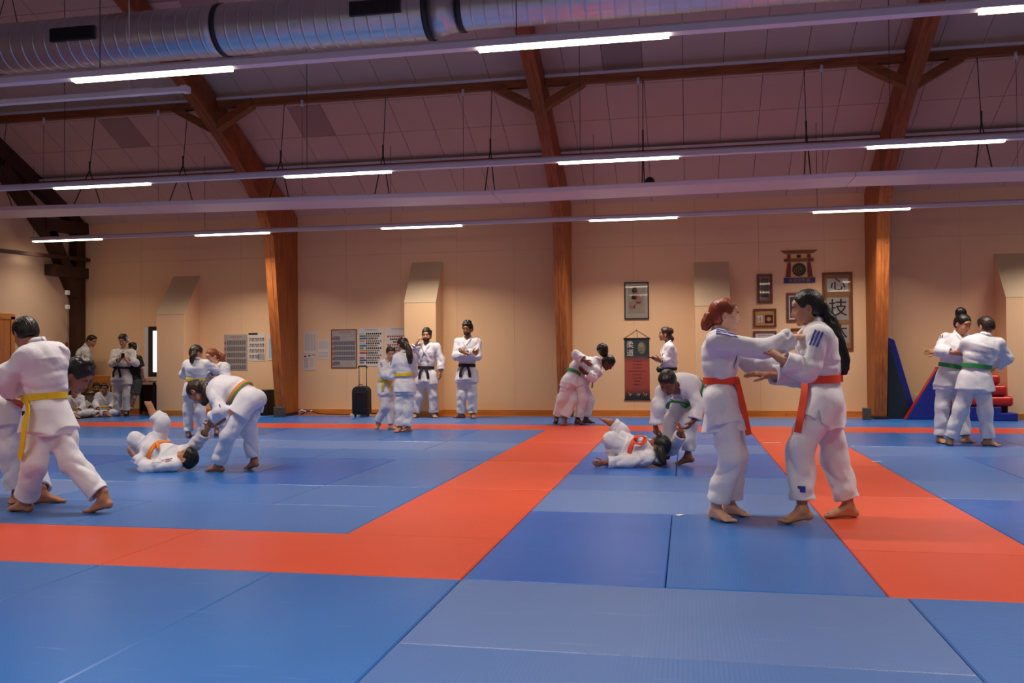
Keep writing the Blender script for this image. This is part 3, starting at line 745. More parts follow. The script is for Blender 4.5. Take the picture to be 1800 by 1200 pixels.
def hair_prims(c, B, s, style):
    def L(x, y, z): return c+(x*B[0]+y*B[1]+z*B[2])*s
    th = dict(short=.010, fade=.006, curly=.017, tied=.009, afro=.04, messy=.02, flat=.012).get(style, .01)
    sp = [Ell(L(0, -.012, .034), (np.array((.076, .097, .088))+th)*s, B), Ell(L(0, -.05, -.015), (np.array((.066, .056, .07))+th*.7)*s, B, k=.03)]
    if style in ('curly', 'messy', 'afro', 'fade', 'short', 'flat'):
        r = np.random.RandomState(int(abs(c[0])*1000) % 999)
        if style in ('curly', 'messy', 'afro'):
            for _ in range(40):
                a = r.uniform(0, 2*pi); e = r.uniform(.4, 1.45); v = np.array([cos(a)*cos(e), sin(a)*cos(e)*1.0, sin(e)])
                if v[1] > .6 and v[2] < .45: continue
                sp.append(Ell(L(v[0]*.082, -.012+v[1]*.1, .034+v[2]*(.095+th*.5)), np.array([1, 1, 1])*r.uniform(.016, .028)*s*(1 if style != 'messy' else .9), k=.012))
        else: sp.append(Ell(L(0, .02, .085), np.array((.062, .07, .035))*s, B, k=.03))
    # cut the face out
    fy = .0 if style in ('tied',) else .004
    sp += [Ell(L(0, .112, -.016), np.array((.088, .098, .104))*s, B, k=.012, op='s'), Box(L(0, .07, -.09), np.array((.13, .085, .09))*s, B, k=.01, op='s'),
           Box(L(0, 0, -.165), np.array((.2, .2, dict(tied=.07, fade=.105, short=.10, curly=.10, flat=.10).get(style, .08)))*s, B, k=.02, op='s')]
    for sx in (-1, 1): sp.append(Ell(L(sx*.085, .0, -.02), np.array((.02, .026, .036))*s, B, k=.008, op='s'))
    return sp

def person(label, J, H=1.7, yaw=180, pitch=0, roll=0, skin_c='C98F6E', hair='short', hair_c='1a1210', belt='yellow', q='mid', gi=True,
           belt2=None, opts=None, group=None, loc=None, seed=1, name='person', cat='person'):
    """J: joints in world coordinates: neck, head, pel, sL sR eL eR wL wR hL hR kL kR aL aR tL tR (toe tips) and optionally fL fR (finger direction points), waist"""
    o_ = dict(opts or {}); s = H/1.7; W = o_.get('wide', 1.0)
    J = {k: np.asarray(v, float) for k, v in J.items()}
    hh = dict(near=(.0052, .0034, .0034), mid=(.0078, .0045, .0045), far=(.010, .0055, .0052))[q]
    for a in 'LR':
        if J['t'+a][2] < .06: J['a'+a][2] = max(.078*s, J['a'+a][2]-.03)
    root = empty(name, (float(J['pel'][0]), float(J['pel'][1]), 0.0), label, cat, group)
    sk, lip = skin(skin_c)
    rt = nrm(J['sR']-J['sL']); up = nrm(J['neck']-J['pel']); fr = np.cross(up, rt); fr = nrm(fr)
    rh = nrm(J['hR']-J['hL'])
    neck = J['neck']; pel = J['pel']; waist = J.get('waist', pel+(neck-pel)*.36); chest = J.get('chest', pel+(neck-pel)*.72)
    if 'waist' in J: chest = waist+(neck-waist)*.62
    uw = nrm(chest-waist); rw = perp(rt+rh, uw); fw = np.cross(uw, rw)
    ub = nrm(neck-chest); rc = perp(rt, ub); fc = np.cross(ub, rc)
    B = head_basis(yaw, pitch, roll); hs = s*o_.get('hs', 1.0); head = J['head']
    # ---------------- body
    g = 0.0
    bd = [Cone(pel, waist, .100*s, .082*s, rh, 1.35*W, k=.05), Cone(waist, chest, .082*s, .104*s, rw, 1.3*W, 1.35*W, k=.05),
          Cone(chest, neck-ub*.05*s, .108*s, .062*s, rc, 1.35*W, 1.5, k=.05), Cone(J['sL']*.92+neck*.08, J['sR']*.92+neck*.08, .05*s, .05*s, k=.05),
          Cone(neck-ub*.05*s, head-B[2]*.05*hs-B[1]*.018*hs, .050*s, .044*s, k=.03)]
    for a in 'LR':
        bd += [Cone(J['s'+a], J['e'+a], .046*s, .038*s, k=.03), Cone(J['e'+a], J['w'+a], .038*s, .0245*s, k=.02),
               Cone(J['h'+a], J['k'+a], .078*s, .052*s, k=.04), Cone(J['k'+a], J['a'+a], .052*s, .034*s, k=.03)]
    blocks = []
    v, qd = surface_nets(bd, hh[0]); blocks.append((relax(v, qd, 1), qd, 0))
    # head block
    hp = head_prims(head, B, hs)+[Cone(neck-ub*.02*s, head-B[2]*.05*hs-B[1]*.018*hs, .050*s, .044*s, k=.03)]
    if hair != 'none' or True:
        v, qd = surface_nets(hp, hh[1], box=(head-.17*hs, head+.17*hs))
        loc_ = (v[qd].mean(1)-head)@B.T/hs
        lipm = (np.abs(loc_[:, 0]) < .026) & (loc_[:, 1] > .086) & (loc_[:, 2] < -.048) & (loc_[:, 2] > -.077) & (np.abs(loc_[:, 0])*.35+np.abs(loc_[:, 2]+.0625) < .0145)
        blocks.append((v, qd, lipm.astype(int)))
    hc = o_.get('curl', (.35, .35))
    for a, cu in zip('LR', hc):
        w_ = J['w'+a]; d_ = nrm(J.get('f'+a, w_+(w_-J['e'+a]))-w_); n_ = J.get('n'+a)
        if n_ is None: n_ = perp(chest-w_, d_)
        hp_ = hand_prims(w_, d_, n_, a == 'R', s*o_.get('hands', 1.0), cu)
        v, qd = surface_nets(hp_, hh[2]*max(.8, s)); blocks.append((v, qd, 0))
        ft = foot_prims(J['a'+a], J['t'+a], s, 1 if a == 'L' else -1)
        v, qd = surface_nets(ft, hh[2]*1.1, floorz=.001); blocks.append((relax(v, qd, 1), qd, 0))
    if not o_.get('legs_hidden'): pass
    np_mesh('body', blocks, [sk, lip], root)
    # ---------------- eyes, brows
    def L(x, y, z): return head+(x*B[0]+y*B[1]+z*B[2])*hs
    if o_.get('face', True):
        for sx in (-1, 1):
            v, qd = surface_nets([Ell(L(sx*.031, .0845, .004), np.array((.0125, .0085, .0050))*hs, B)], .0026*hs)
            lc = (v[qd].mean(1)-head)@B.T/hs; m_ = (np.hypot(lc[:, 0]-sx*.031, (lc[:, 2]-.002)) < .0058).astype(int)
            np_mesh('eye', [(v, qd, m_)], [M['eyew'], M['iris']], root)
            mb = [L(sx*.014, .0945, .0205), L(sx*.03, .094, .0265), L(sx*.048, .081, .0225)]
            v, qd = surface_nets([Cone(mb[0], mb[1], .0032*hs, .0035*hs, k=.003), Cone(mb[1], mb[2], .0035*hs, .002*hs, k=.003)], .0022*hs)
            np_mesh('eyebrow', [(v, qd, 0)], hairm(o_.get('brow_c', hair_c)), root)
    if o_.get('beard'):
        bp = [Ell(L(0, .028, -.04), np.array((.0645, .0675, .078))*hs, B), Cone(L(-.027, .047, -.073), L(.027, .047, -.073), .026*hs, .026*hs, k=.03), Ell(L(0, .076, -.094), np.array((.026, .022, .022))*hs, B, k=.02), Ell(L(0, .094, -.0475), np.array((.026, .007, .0045))*hs, B, k=.006),
              Box(L(0, .05, .01), np.array((.12, .12, .052))*hs, B, k=.01, op='s'), Ell(L(0, .105, -.0615), np.array((.026, .02, .0105))*hs, B, k=.004, op='s'), Box(L(0, -.07, -.05), np.array((.12, .07, .1))*hs, B, k=.01, op='s')]
        v, qd = surface_nets(bp, .0045); 
        if len(v): np_mesh('beard', [(v, qd, 0)], hairm(hair_c), root)
    # ---------------- hair
    if hair != 'none':
        hp = hair_prims(head, B, hs, hair)
        xs_ = o_.get('hair_extra', [])      # list of (point, radius) chains in world coordinates
        r = np.random.RandomState(seed); ph = r.uniform(0, 6, 3)
        def hn(P):
            l = (P-head)@B.T; az = np.arctan2(l[:, 0], l[:, 1]+.02)
            return (.0009*np.sin(az*42+8*np.sin(l[:, 2]*30+ph[0]))+.0006*np.sin(l[:, 0]*260+l[:, 2]*60+ph[1])).astype(np.float32)
        hb = [surface_nets(hp, hh[1], noise=hn)+(0,)]
        for ch in xs_:
            pts = smooth_path([c_[0] for c_ in ch], 4); rad = np.interp(np.linspace(0, len(ch)-1, len(pts)), range(len(ch)), [c_[1] for c_ in ch])
            cp = [Cone(pts[i], pts[i+1], rad[i], rad[i+1], k=.02) for i in range(len(pts)-1)] if len(ch) > 1 else [Ell(ch[0][0], np.ones(3)*ch[0][1])]
            K = r.normal(size=(3, 3))
            ddir = nrm(pts[-1]-pts[0]) if len(ch) > 1 else B[2]
            s1 = perp(np.array([.3, .8, .1]), ddir); s2 = np.cross(ddir, s1)
            def hn2(P): a_ = P@s1; b_ = P@s2; c_ = P@ddir; return (.0018*np.sin(a_*210+2*np.sin(c_*25+ph[0]))+.0018*np.sin(b_*190+2*np.sin(c_*31+ph[2]))).astype(np.float32)
            hb.append(surface_nets(cp, hh[1]*1.05, noise=hn2)+(0,))
        np_mesh('hair', hb, hairm(hair_c), root)
        if 'tie' in o_:
            tp, td = o_['tie']; v, qd = surface_nets([Cone(tp-nrm(td)*.006, tp+nrm(td)*.006, .021*s, .021*s, ca=False, cb=False)], .005); np_mesh('hair_tie', [(v, qd, 0)], STR[o_.get('tie_c', 'black')], root)
    # ---------------- trousers
    rs = random.Random(seed); ph = lambda: rs.uniform(0, 6.28)
    pc = o_.get('pants', M['pants']); A = o_.get('fold', .020 if q == 'near' else .017)*s
    cut = o_.get('cuff', .84)
    pp = [Cone(pel+up*.04*s, pel-up*.06*s, .125*s, .115*s, rh, 1.3*W, k=.05)]
    pw = o_.get('pant_w', 1.0); short = o_.get('shorts', False)
    for a in 'LR':
        h_, k_, a_ = J['h'+a], J['k'+a], J['a'+a]
        if short:
            pp += [Cone(h_, h_+(k_-h_)*.85, .105*s, .098*s, cb=True, k=.04, fold=(A, 2, ph()))]; continue
        pp += [Cone(h_, k_, .102*s*pw, .078*s*pw, k=.05, fold=(A, 2.3, ph())), Cone(k_, k_+(a_-k_)*cut, .078*s*pw, .078*s*pw, cb=True, k=.05, fold=(A*.75, 2.4, ph()), drape=(A*.2, 3, ph()))]
    for a in 'LR':
        if short: continue
        h_, k_, a_ = J['h'+a], J['k'+a], J['a'+a]
        pp += [Cone(k_+(a_-k_)*(cut-.22), k_+(a_-k_)*(cut+.3), .054*s*pw, .062*s*pw, k=.008, op='s')]
    v, qd = surface_nets(pp, hh[0], noise=cloth_noise(seed, .0030*s), floorz=.004); np_mesh('trousers', [(relax(v, qd, 1), qd, 0)], pc, root)
    if not gi:
        # t-shirt
        tm = o_['shirt']; tp = [Cone(pel, waist, .135*s, .118*s, rh, 1.3*W, ca=True, k=.05, fold=(A*.7, 2, ph())), Cone(waist, chest, .118*s, .128*s, rw, 1.35*W, k=.05, fold=(A*.7, 1.5, ph())),
                                Cone(chest, neck-ub*.07*s, .128*s, .075*s, rc, 1.4*W, 1.5, k=.05), Cone(J['sL'], J['sR'], .06*s, .06*s, k=.04)]
        for a in 'LR': tp.append(Cone(J['s'+a], J['s'+a]+(J['e'+a]-J['s'+a])*.85, .066*s, .07*s, cb=True, k=.03, fold=(A*.6, 2, ph())))
        v, qd = surface_nets(tp, hh[0], noise=cloth_noise(seed+5, .002)); np_mesh('shirt', [(relax(v, qd, 1), qd, 0)], tm, root); return root
    # ---------------- jacket
    gm = o_.get('gi', M['gi']); A2 = o_.get('jfold', .017 if q == 'near' else .013)*s; jw = o_.get('jw', 1.0)
    legd = nrm(nrm(J['kL']-J['hL'])+nrm(J['kR']-J['hR'])+1e-6); dn = nrm(-nrm(waist-pel)*1.0+legd*.55)
    belt_c = o_.get('beltc', waist*.72+pel*.28); hem = belt_c+dn*o_.get('hem', .30)*s
    torso = [Cone(belt_c, waist+(chest-waist)*.3, .098*s*jw, .116*s*jw, rw, 1.28*W, 1.32*W, k=.04, fold=(A2*1.2, 1.4, ph())),
             Cone(waist+(chest-waist)*.2, chest, .116*s*jw, .130*s*jw, rw, 1.32*W, 1.36*W, k=.06, fold=(A2, 1.6, ph())),
             Cone(chest, neck-ub*.045*s, .136*s*jw, .076*s, rc, 1.36*W, 1.5*W, k=.05), Cone(J['sL']*.93+neck*.07, J['sR']*.93+neck*.07, .066*s, .066*s, k=.05)]
    skirt = [Cone(belt_c, hem, .100*s*jw, o_.get('flare', .150)*s*jw, rh, 1.28*W, 1.22*W, cb=True, k=.03, drape=(.010*s, 5, ph()), fold=(A2*.6, 1.2, ph()))]
    for a in 'LR':
        h_, k_ = J['h'+a], J['k'+a]; skirt.append(Cone(h_-(k_-h_)*.1, h_+(k_-h_)*o_.get('flap', .36), .118*s*jw, .128*s*jw, cb=True, k=.04, drape=(.006*s, 4, ph())))
    jp = torso+skirt; slv = {}
    ct = o_.get('sleeve', .80)
    for a in 'LR':
        s0, e_, w_ = J['s'+a], J['e'+a], J['w'+a]; c_ = ct[0 if a == 'L' else 1] if hasattr(ct, '__len__') else ct
        slv[a] = [Cone(s0, e_, .070*s, .064*s, k=.05, fold=(A2*1.1, 2.2, ph())), Cone(e_, e_+(w_-e_)*c_, .064*s, o_.get('cuffr', .070)*s, cb=True, k=.04, fold=(A2*1.2, 2.0, ph()))]
        jp += slv[a]
    for a in 'LR':
        e_, w_ = J['e'+a], J['w'+a]; c_ = ct[0 if a == 'L' else 1] if hasattr(ct, '__len__') else ct
        jp.append(Cone(e_+(w_-e_)*(c_-.35), e_+(w_-e_)*(c_+.4), .045*s, .064*s, k=.006, op='s'))
    # neckline wedge
    vz = o_.get('vneck', .55)
    vc = neck+fc*.055*s-ub*.02*s; vb = chest+(neck-chest)*(1-vz)+fc*.165*s
    jp.append(Cone(neck+ub*.05*s, neck-ub*.05*s+fc*.0*s, .062*s, .056*s, rc, 1.1, k=.01, op='s'))
    jp.append(Cone(neck+fc*.075*s+ub*.02*s, vb, .058*s, .006*s, rc, 1.0, .5, k=.008, op='s'))
    # skirt hollow and side slits
    jp.append(Cone(belt_c+(hem-belt_c)*.62, belt_c+(hem-belt_c)*1.25, .100*s*jw, .122*s*jw, rh, 1.22*W, k=.008, op='s'))
    if o_.get('slit', q == 'near'):
        for sg in (-1, 1):
            bb = hem+rh*sg*.16*s*W*jw; sw = o_.get('slitw', .016)
            jp.append(Cone(bb-dn*.13*s, bb+dn*.05*s, .002, sw*s, rh, 14, .065/sw, k=.004, op='s'))
    v, qd = surface_nets(jp, hh[0], noise=cloth_noise(seed+3, .0032*s)); np_mesh('jacket', [(relax(v, qd, 1), qd, 0)], gm, root)
    # ---------------- collar band
    tor = torso+skirt[:1]
    cb = []
    for sg in (1, -1):
        def T(x, u, base=chest): return base+rc*x*s+ub*u*s
        un = np.linalg.norm(neck-chest)/s; path = []; nn = []
        key = [(0, un+.035, -1), (sg*.045, un+.035, -.55), (sg*.066, un+.012, .1), (sg*.058, un-.03, 1), (sg*.032, (un-.03+un*(1-vz)-.05)/2, 1), (sg*.0, un*(1-vz)-.055, 1), (-sg*.05, un*(1-vz)-.13, 1), (-sg*.07, min(un*(1-vz)-.19, -.15), 1)]
        for (x, u, ff) in key:
            p = T(x, u)
            if ff < 1: p = neck+rc*x*s+ub*(u-un)*s+fc*ff*.052*s; n_ = nrm(rc*x*3+fc*ff*.6+ub*.15)
            else: p = project(tor, p, fc, .25*s, .004)+fc*.004*s; n_ = fc
            path.append(p); nn.append(n_)
        if (sg == 1): lift = .004
        else: lift = .0
        pth = smooth_path(path, 5); nns = smooth_path(nn, 5); pth = [p+n2*lift for p, n2 in zip(pth, nns)]
        cb.append(ribbon(pth, nns, .042*s, .011*s)+(0,))
    np_mesh('collar', cb, gm, root)
    # ---------------- belt
    if belt:
        bm_ = BELT[belt]; ang = R_(o_.get('knot', 0)); ra, rb_ = .125*s*jw*1.28*W+.004, .125*s*jw+.004
        cu = nrm(waist-pel); r2 = perp(rh, cu); f2 = np.cross(cu, r2)
        ringp = []; ringn = []
        for k in range(49):
            t = 2*pi*k/48; dv = nrm(r2*sin(t)*1.1+f2*cos(t)); p = belt_c+dv*.05
            ts = np.arange(.26*s, .04*s, -.003); P = belt_c[None]+dv[None]*ts[:, None]; f = fieldpts(torso+skirt, P)-.002; i = np.argmax(f < 0)
            ringp.append(P[i]); ringn.append(dv)
        rr = np.array(ringp); rr = (np.roll(rr[:-1], 1, 0)+6*rr[:-1]+np.roll(rr[:-1], -1, 0))/8+np.array(ringn)[:-1]*.006; ringp = list(rr)+[rr[0]]
        col2 = BELT.get(belt2) if belt2 else None
        bl = [ribbon([p_-n_*.002 for p_, n_ in zip(ringp, ringn)], ringn, .054*s, .013*s)+(0,)]
        if belt2: bl.append(ribbon([p_+n_*.006-cu*.017*s for p_, n_ in zip(ringp, ringn)], ringn, .02*s, .006*s)+(1,))
        k0 = int(round(o_.get('knot', 0)/360*48)) % 48; kp = ringp[k0]+ringn[k0]*.010; kn = ringn[k0]
        if o_.get('has_knot', True):
            kb = [Ell(kp+kn*.006, (.028*s, .030*s, .016*s), np.stack([perp(r2, kn), cu, kn]))]
            v, qd = surface_nets(kb, .005); bl.append((v, qd, 0))
            side = np.cross(cu, kn); tails = o_.get('tails')
            if tails is None:
                tails = []
                for sg in (-1, 1):
                    p1 = kp+side*sg*.035*s-np.array([0, 0, 1])*.02*s+kn*.006; p2 = kp+side*sg*.075*s-np.array([0, 0, 1])*.11*s+kn*.025*s; p3 = kp+side*sg*.085*s-np.array([0, 0, 1])*.21*s+kn*.02*s
                    tails.append([kp, p1, p2, p3])
            for tl in tails:
                tl = [np.asarray(t_, float) for t_ in tl]
                if len(tl) and np.linalg.norm(tl[0]-kp) > 1e-3: tl = [kp]+tl
                pth = smooth_path(tl, 5); bl.append(ribbon(pth, [o_.get('tail_n', kn)]*len(pth), .050*s, .008*s)+(0,))
        np_mesh('belt', bl, [bm_]+([col2] if col2 else []), root, smooth=False)
    # ---------------- shoulder stripes
    for (a, cols, t0, t1, offs) in o_.get('stripes', []):
        s0, e_ = J['s'+a], J['e'+a]; d_ = nrm(e_-s0); out = o_.get('stripe_n'+a)
        if out is None: out = perp(np.array([0, 0, 1.0])+.6*(s0-chest)/np.linalg.norm(s0-chest), d_)
        else: out = perp(out, d_)
        sdv = np.cross(d_, out); S_ = slv[a]+torso
        for cn in set(cols):
            rb2 = []
            for i, c_ in enumerate(cols):
                if c_ != cn: continue
                of = (i-(len(cols)-1)/2)*offs*s; pth = []
                for t in np.linspace(t0, t1, 9):
                    p = s0+(e_-s0)*t+sdv*of; pth.append(project(S_, p, out, .13*s, .003)+out*.005)
                rb2.append(ribbon(pth, [out]*len(pth), .013*s, .0025)+(0,))
            np_mesh('sleeve_stripe', rb2, STR[cn], root, smooth=False)
    for (pos, n_, w_, h_, c_) in o_.get('patches', []):
        n_ = nrm(n_); p = project(jp if c_ != 'blue' else pp, np.asarray(pos, float), n_, .2, .003)+n_*.0015
        u2 = perp(np.array([0, 0, 1.0]), n_); v, qd = ribbon([p-u2*h_/2, p, p+u2*h_/2], [n_]*3, w_, .003); np_mesh('badge', [(v, qd, 0)], STR[c_], root, smooth=False)
    return root
def JJ(Y0, d):
    """joints given as (px, py, depth offset) -> world"""
    return {k: (at(v[0], v[1], Y0+v[2]) if isinstance(v, tuple) else v) for k, v in d.items()}

# ================================================================== the people
def G(px, py, z=.015): return at_z(px, py, z)
def A_(px, py, dy, Y0): return at(px, py, Y0+dy)
GR = 'judo pairs practising on the mats'
# --- near right pair
Y0 = 1.9
person('red haired girl with low bun and red belt, gripping her partner\'s lapel', JJ(Y0, dict(
    head=(1274, 554, 0), neck=(1267, 584, .01), pel=(1266, 704, .0), waist=(1265, 655, .0),
    sR=(1262, 600, -.165), sL=(1268, 598, .165), eR=(1340, 614, -.17), wR=(1400, 592, -.07), fR=(1424, 590, -.02),
    eL=(1322, 640, .12), wL=(1372, 645, .10), fL=(1400, 643, .08), hR=(1265, 712, -.085), hL=(1267, 710, .085),
    kR=(1288, 802, -.11), kL=(1294, 800, .09), aR=(1258, 886, -.06), aL=(1283, 886, .10), tR=G(1293, 917), tL=G(1315, 904), nR=np.array([.3, .2, -1.]))),
    H=1.56, yaw=-86, pitch=-3, skin_c='E0AE94', hair='tied', hair_c='8A3818', belt='orange', q='near', seed=3, group=GR,
    opts=dict(hs=1.0, jw=.92, hem=.37, brow_c='7a4020', sleeve=(.9, .80), knot=14, tail_n=np.array([.6, -1., 0]), jfold=.010, flare=.168, pant_w=1.06, curl=(.5, .75), vneck=.4, wide=.95,
      hair_extra=[[(at(1254, 553, Y0), .036), (at(1247, 560, Y0), .032), (at(1243, 568, Y0-.01), .030), (at(1240, 575, Y0-.01), .018)], [(at(1246, 556, Y0), .034)]],
      tails=[[at(1300, 690, Y0-.05), at(1306, 715, Y0-.06), at(1311, 740, Y0-.06), at(1316, 764, Y0-.05)], [at(1298, 695, Y0+.02), at(1299, 715, Y0+.03), at(1297, 728, Y0+.04)]],
      stripes=[('R', ['blue', 'blue', 'blue'], -.08, .42, .022)], patches=[(at(1291, 705, Y0), (.8, -.6, 0), .012, .07, 'black')]))
Y0 = 1.95
person('girl with long black ponytail and red belt, leaning in on the near right', JJ(Y0, dict(
    head=(1419, 541, 0), neck=(1432, 571, .0), pel=(1450, 706, .0), waist=(1447, 650, .0),
    sL=(1444, 593, -.175), sR=(1436, 592, .165), eL=(1418, 652, -.24), wL=(1372, 631, -.27), fL=(1347, 612, -.28),
    eR=(1408, 662, .06), wR=(1352, 659, -.05), fR=(1312, 655, -.06), hL=(1447, 715, -.09), hR=(1453, 713, .09),
    kL=(1407, 786, -.13), kR=(1467, 803, .10), aL=(1410, 886, -.16), aR=(1491, 886, .10), tL=G(1370, 916), tR=G(1446, 906), nL=np.array([-.2, .6, -.6]), nR=np.array([0, .4, -1.]))),
    H=1.65, yaw=84, pitch=-12, skin_c='B98263', hair='tied', hair_c='100C0C', belt='orange', q='near', seed=5, group=GR,
    opts=dict(hs=1.0, jw=.95, hem=.33, sleeve=(.86, .84), knot=-32, tail_n=np.array([-.4, -1., 0]), slitw=.045, pant_w=1.03, patches=[(at(1411, 856, Y0-.14), (-.2, -1, 0), .05, .04, 'blue')], curl=(.6, .2), vneck=.5, tie=(at(1447, 541, Y0), at(1450, 548, Y0)-at(1444, 534, Y0)), tie_c='white',
      hair_extra=[[(at(1436, 535, Y0), .045), (at(1450, 545, Y0), .028), (at(1462, 572, Y0-.01), .042), (at(1472, 605, Y0-.02), .044), (at(1482, 635, Y0-.02), .038), (at(1484, 655, Y0-.03), .014)]],
      tails=[[at(1414, 690, Y0-.12), at(1410, 715, Y0-.16), at(1406, 738, Y0-.2), at(1402, 760, Y0-.2)]],
      stripes=[('L', ['blue', 'blue', 'blue'], -.05, .38, .024)]))
# --- left foreground pair
Y0 = float(G(15, 894)[1])
person('boy with yellow belt turned away, long belt end hanging, left foreground', JJ(Y0, dict(
    head=(45, 586, .03), neck=(66, 607, .02), pel=(84, 730, .02), waist=(80, 682, .02),
    sL=(46, 628, -.12), sR=(98, 620, .12), eL=(3, 666, -.20), wL=(24, 689, -.06), eR=(84, 668, .34), wR=(50, 690, .36), fL=(40, 694, .0),
    hL=(70, 735, -.06), hR=(97, 735, .06), kL=(62, 812, -.12), kR=(126, 812, .02), aL=(44, 880, -.02), aR=(182, 868, .02), tL=G(14, 894), tR=at(179, 892, Y0+.02))),
    H=1.62, yaw=62, pitch=-28, skin_c='B5795A', hair='flat', hair_c='14100F', belt='yellow', q='near', seed=11, group=GR,
    opts=dict(hs=1.0, hem=.31, sleeve=(.9, .85), knot=-48, tail_n=np.array([-.2, -1., 0]), curl=(.8, .5), cuff=.86, beltc=at(80, 697, Y0+.02), jw=1.05, face=True,
      tails=[[at(50, 718, Y0-.2), at(44, 745, Y0-.25), at(41, 775, Y0-.25), at(36, 806, Y0-.22)]],
      patches=[(at(73, 724, Y0), (-.1, -1, 0), .025, .035, 'black')]))
Y1 = Y0+.42
person('dark haired boy bent over behind the yellow belt boy, head showing', JJ(Y1, dict(
    head=(136, 660, -.02), neck=(112, 664, 0), pel=(16, 716, 0), waist=(52, 684, 0),
    sR=(96, 680, -.17), sL=(92, 662, .17), eR=(70, 712, -.10), wR=(40, 706, -.18), eL=(80, 690, .3), wL=(60, 705, .3),
    hR=(14, 722, -.09), hL=(18, 718, .09), kR=(14, 792, -.12), kL=(58, 800, .1), aR=(31, 860, -.05), aL=(74, 868, -.1), tR=G(20, 886), tL=G(117, 879))),
    H=1.62, yaw=-80, pitch=-40, skin_c='A5684A', hair='messy', hair_c='15100E', belt='orange', q='near', seed=12, group=GR,
    opts=dict(hs=1.08, hem=.28, has_knot=False, cuff=.86, slit=False))
# --- middle left pair: stooping girl, thrown boy
Y0 = float(G(372, 826)[1])
person('girl with brown ponytail stooping, orange and green belt, holding a fallen boy', JJ(Y0, dict(
    head=(347, 688, -.0), neck=(371, 686, 0), pel=(440, 700, 0), waist=(418, 684, 0), chest=(392, 681, 0),
    sL=(381, 699, -.15), sR=(377, 690, .14), eL=(388, 722, -.2), wL=(374, 736, -.12), fL=(368, 750, -.08), eR=(384, 724, .08), wR=(386, 742, -.02), fR=(371, 754, -.04),
    hL=(436, 708, -.09), hR=(440, 706, .09), kL=(402, 764, -.14), kR=(438, 758, .12), aL=(384, 812, -.02), aR=(447, 803, .16), tL=G(357, 826), tR=G(423, 819))),
    H=1.48, yaw=80, pitch=-62, skin_c='A3694E', hair='tied', hair_c='2E1B12', belt='orange2', belt2='green', q='mid', seed=21, group=GR,
    opts=dict(hs=1.1, hem=.24, has_knot=False, sleeve=(.86, .8), cuff=.88, curl=(.8, .8), jw=1.1, slit=False,
      hair_extra=[[(at(357, 677, Y0-.05), .045), (at(364, 690, Y0-.08), .042), (at(362, 702, Y0-.09), .03), (at(358, 710, Y0-.09), .015)], [(at(370, 690, Y0-.12), .03), (at(374, 706, Y0-.13), .018)]],
      stripes=[('L', ['blue'], .75, 1.0, .02)]))
Y0 = float(G(330, 826)[1])
person('fallen boy on his back, one leg in the air, striped sleeves', JJ(Y0+.12, dict(
    head=(328, 806, -.02), neck=(306, 807, 0), pel=(272, 791, 0), waist=(284, 797, 0),
    sR=(307, 817, -.13), sL=(318, 796, .15), eR=(256, 821, -.22), wR=(236, 800, -.22), fR=(222, 788, -.22), eL=(345, 780, .12), wL=(363, 757, .05), fL=(370, 747, 0),
    hR=(270, 792, -.08), hL=(276, 786, .1), kL=(286, 742, .05), aL=(270, 727, .05), tL=(259, 704, .03), kR=(238, 772, -.1), aR=(266, 806, -.05), tR=(250, 815, -.05))),
    H=1.42, yaw=100, pitch=52, roll=0, skin_c='B27B58', hair='fade', hair_c='14100D', belt='orange2', q='mid', seed=22, group=GR,
    opts=dict(hs=1.12, hem=.22, sleeve=(.8, .86), curl=(.9, .6), cuff=.82, knot=0, vneck=.75, tails=[[at(276, 781, Y0-.02), at(279, 788, Y0-.06)]], slit=False,
      stripes=[('R', ['navy', 'red', 'navy'], .05, .72, .02), ('L', ['navy', 'red', 'navy'], .1, .6, .02)]))
# --- back left pair of girls
Y0 = float(G(342, 767)[1])
person('girl with brown ponytail seen from behind, yellow belt, beside pilaster', JJ(Y0, dict(
    head=(345, 620, .04), neck=(346, 633, 0), pel=(343, 680, 0), sL=(329, 640, 0), sR=(363, 640, .04), eL=(322, 658, .06), wL=(335, 664, .2), eR=(378, 650, .16), wR=(381, 655, .3),
    hL=(335, 683, 0), hR=(351, 683, 0), kL=(331, 722, .0), kR=(352, 722, -.02), aL=(331, 757, .0), aR=(354, 755, .04), tL=G(336, 765, .02), tR=G(360, 762, .02))),
    H=1.33, yaw=-30, pitch=-20, skin_c='C08A6C', hair='tied', hair_c='33201A', belt='yellow', q='mid', seed=31, group=GR,
    opts=dict(hs=1.15, hem=.27, has_knot=False, tie=(at(341, 622, Y0-.07), at(339, 626, Y0)-at(343, 616, Y0)), cuff=.92, beltc=at(343, 667, Y0),
      hair_extra=[[(at(342, 619, Y0-.06), .03), (at(338, 628, Y0-.1), .032), (at(337, 638, Y0-.09), .014)]]))
Y0 += .35
person('red haired girl in white jacket facing left behind the stooping girl', JJ(Y0, dict(
    head=(373, 626, -.03), neck=(381, 638, 0), pel=(387, 682, 0), sR=(368, 645, -.06), sL=(396, 645, .04), eR=(366, 664, -.12), wR=(378, 655, -.18), fR=(383, 646, -.16), eL=(400, 664, -.02), wL=(382, 664, -.16),
    hR=(381, 685, 0), hL=(393, 685, 0), kR=(380, 722, 0), kL=(394, 722, 0), aR=(381, 752, 0), aL=(396, 752, 0), tR=G(378, 760), tL=G(392, 760))),
    H=1.32, yaw=150, pitch=-22, skin_c='D9A68A', hair='tied', hair_c='8A4222', belt='yellow', q='mid', seed=32, group=GR,
    opts=dict(hs=1.15, hem=.26, hair_extra=[[(at(383, 621, Y0+.03), .03), (at(390, 628, Y0+.03), .038), (at(391, 640, Y0+.03), .022)]]))
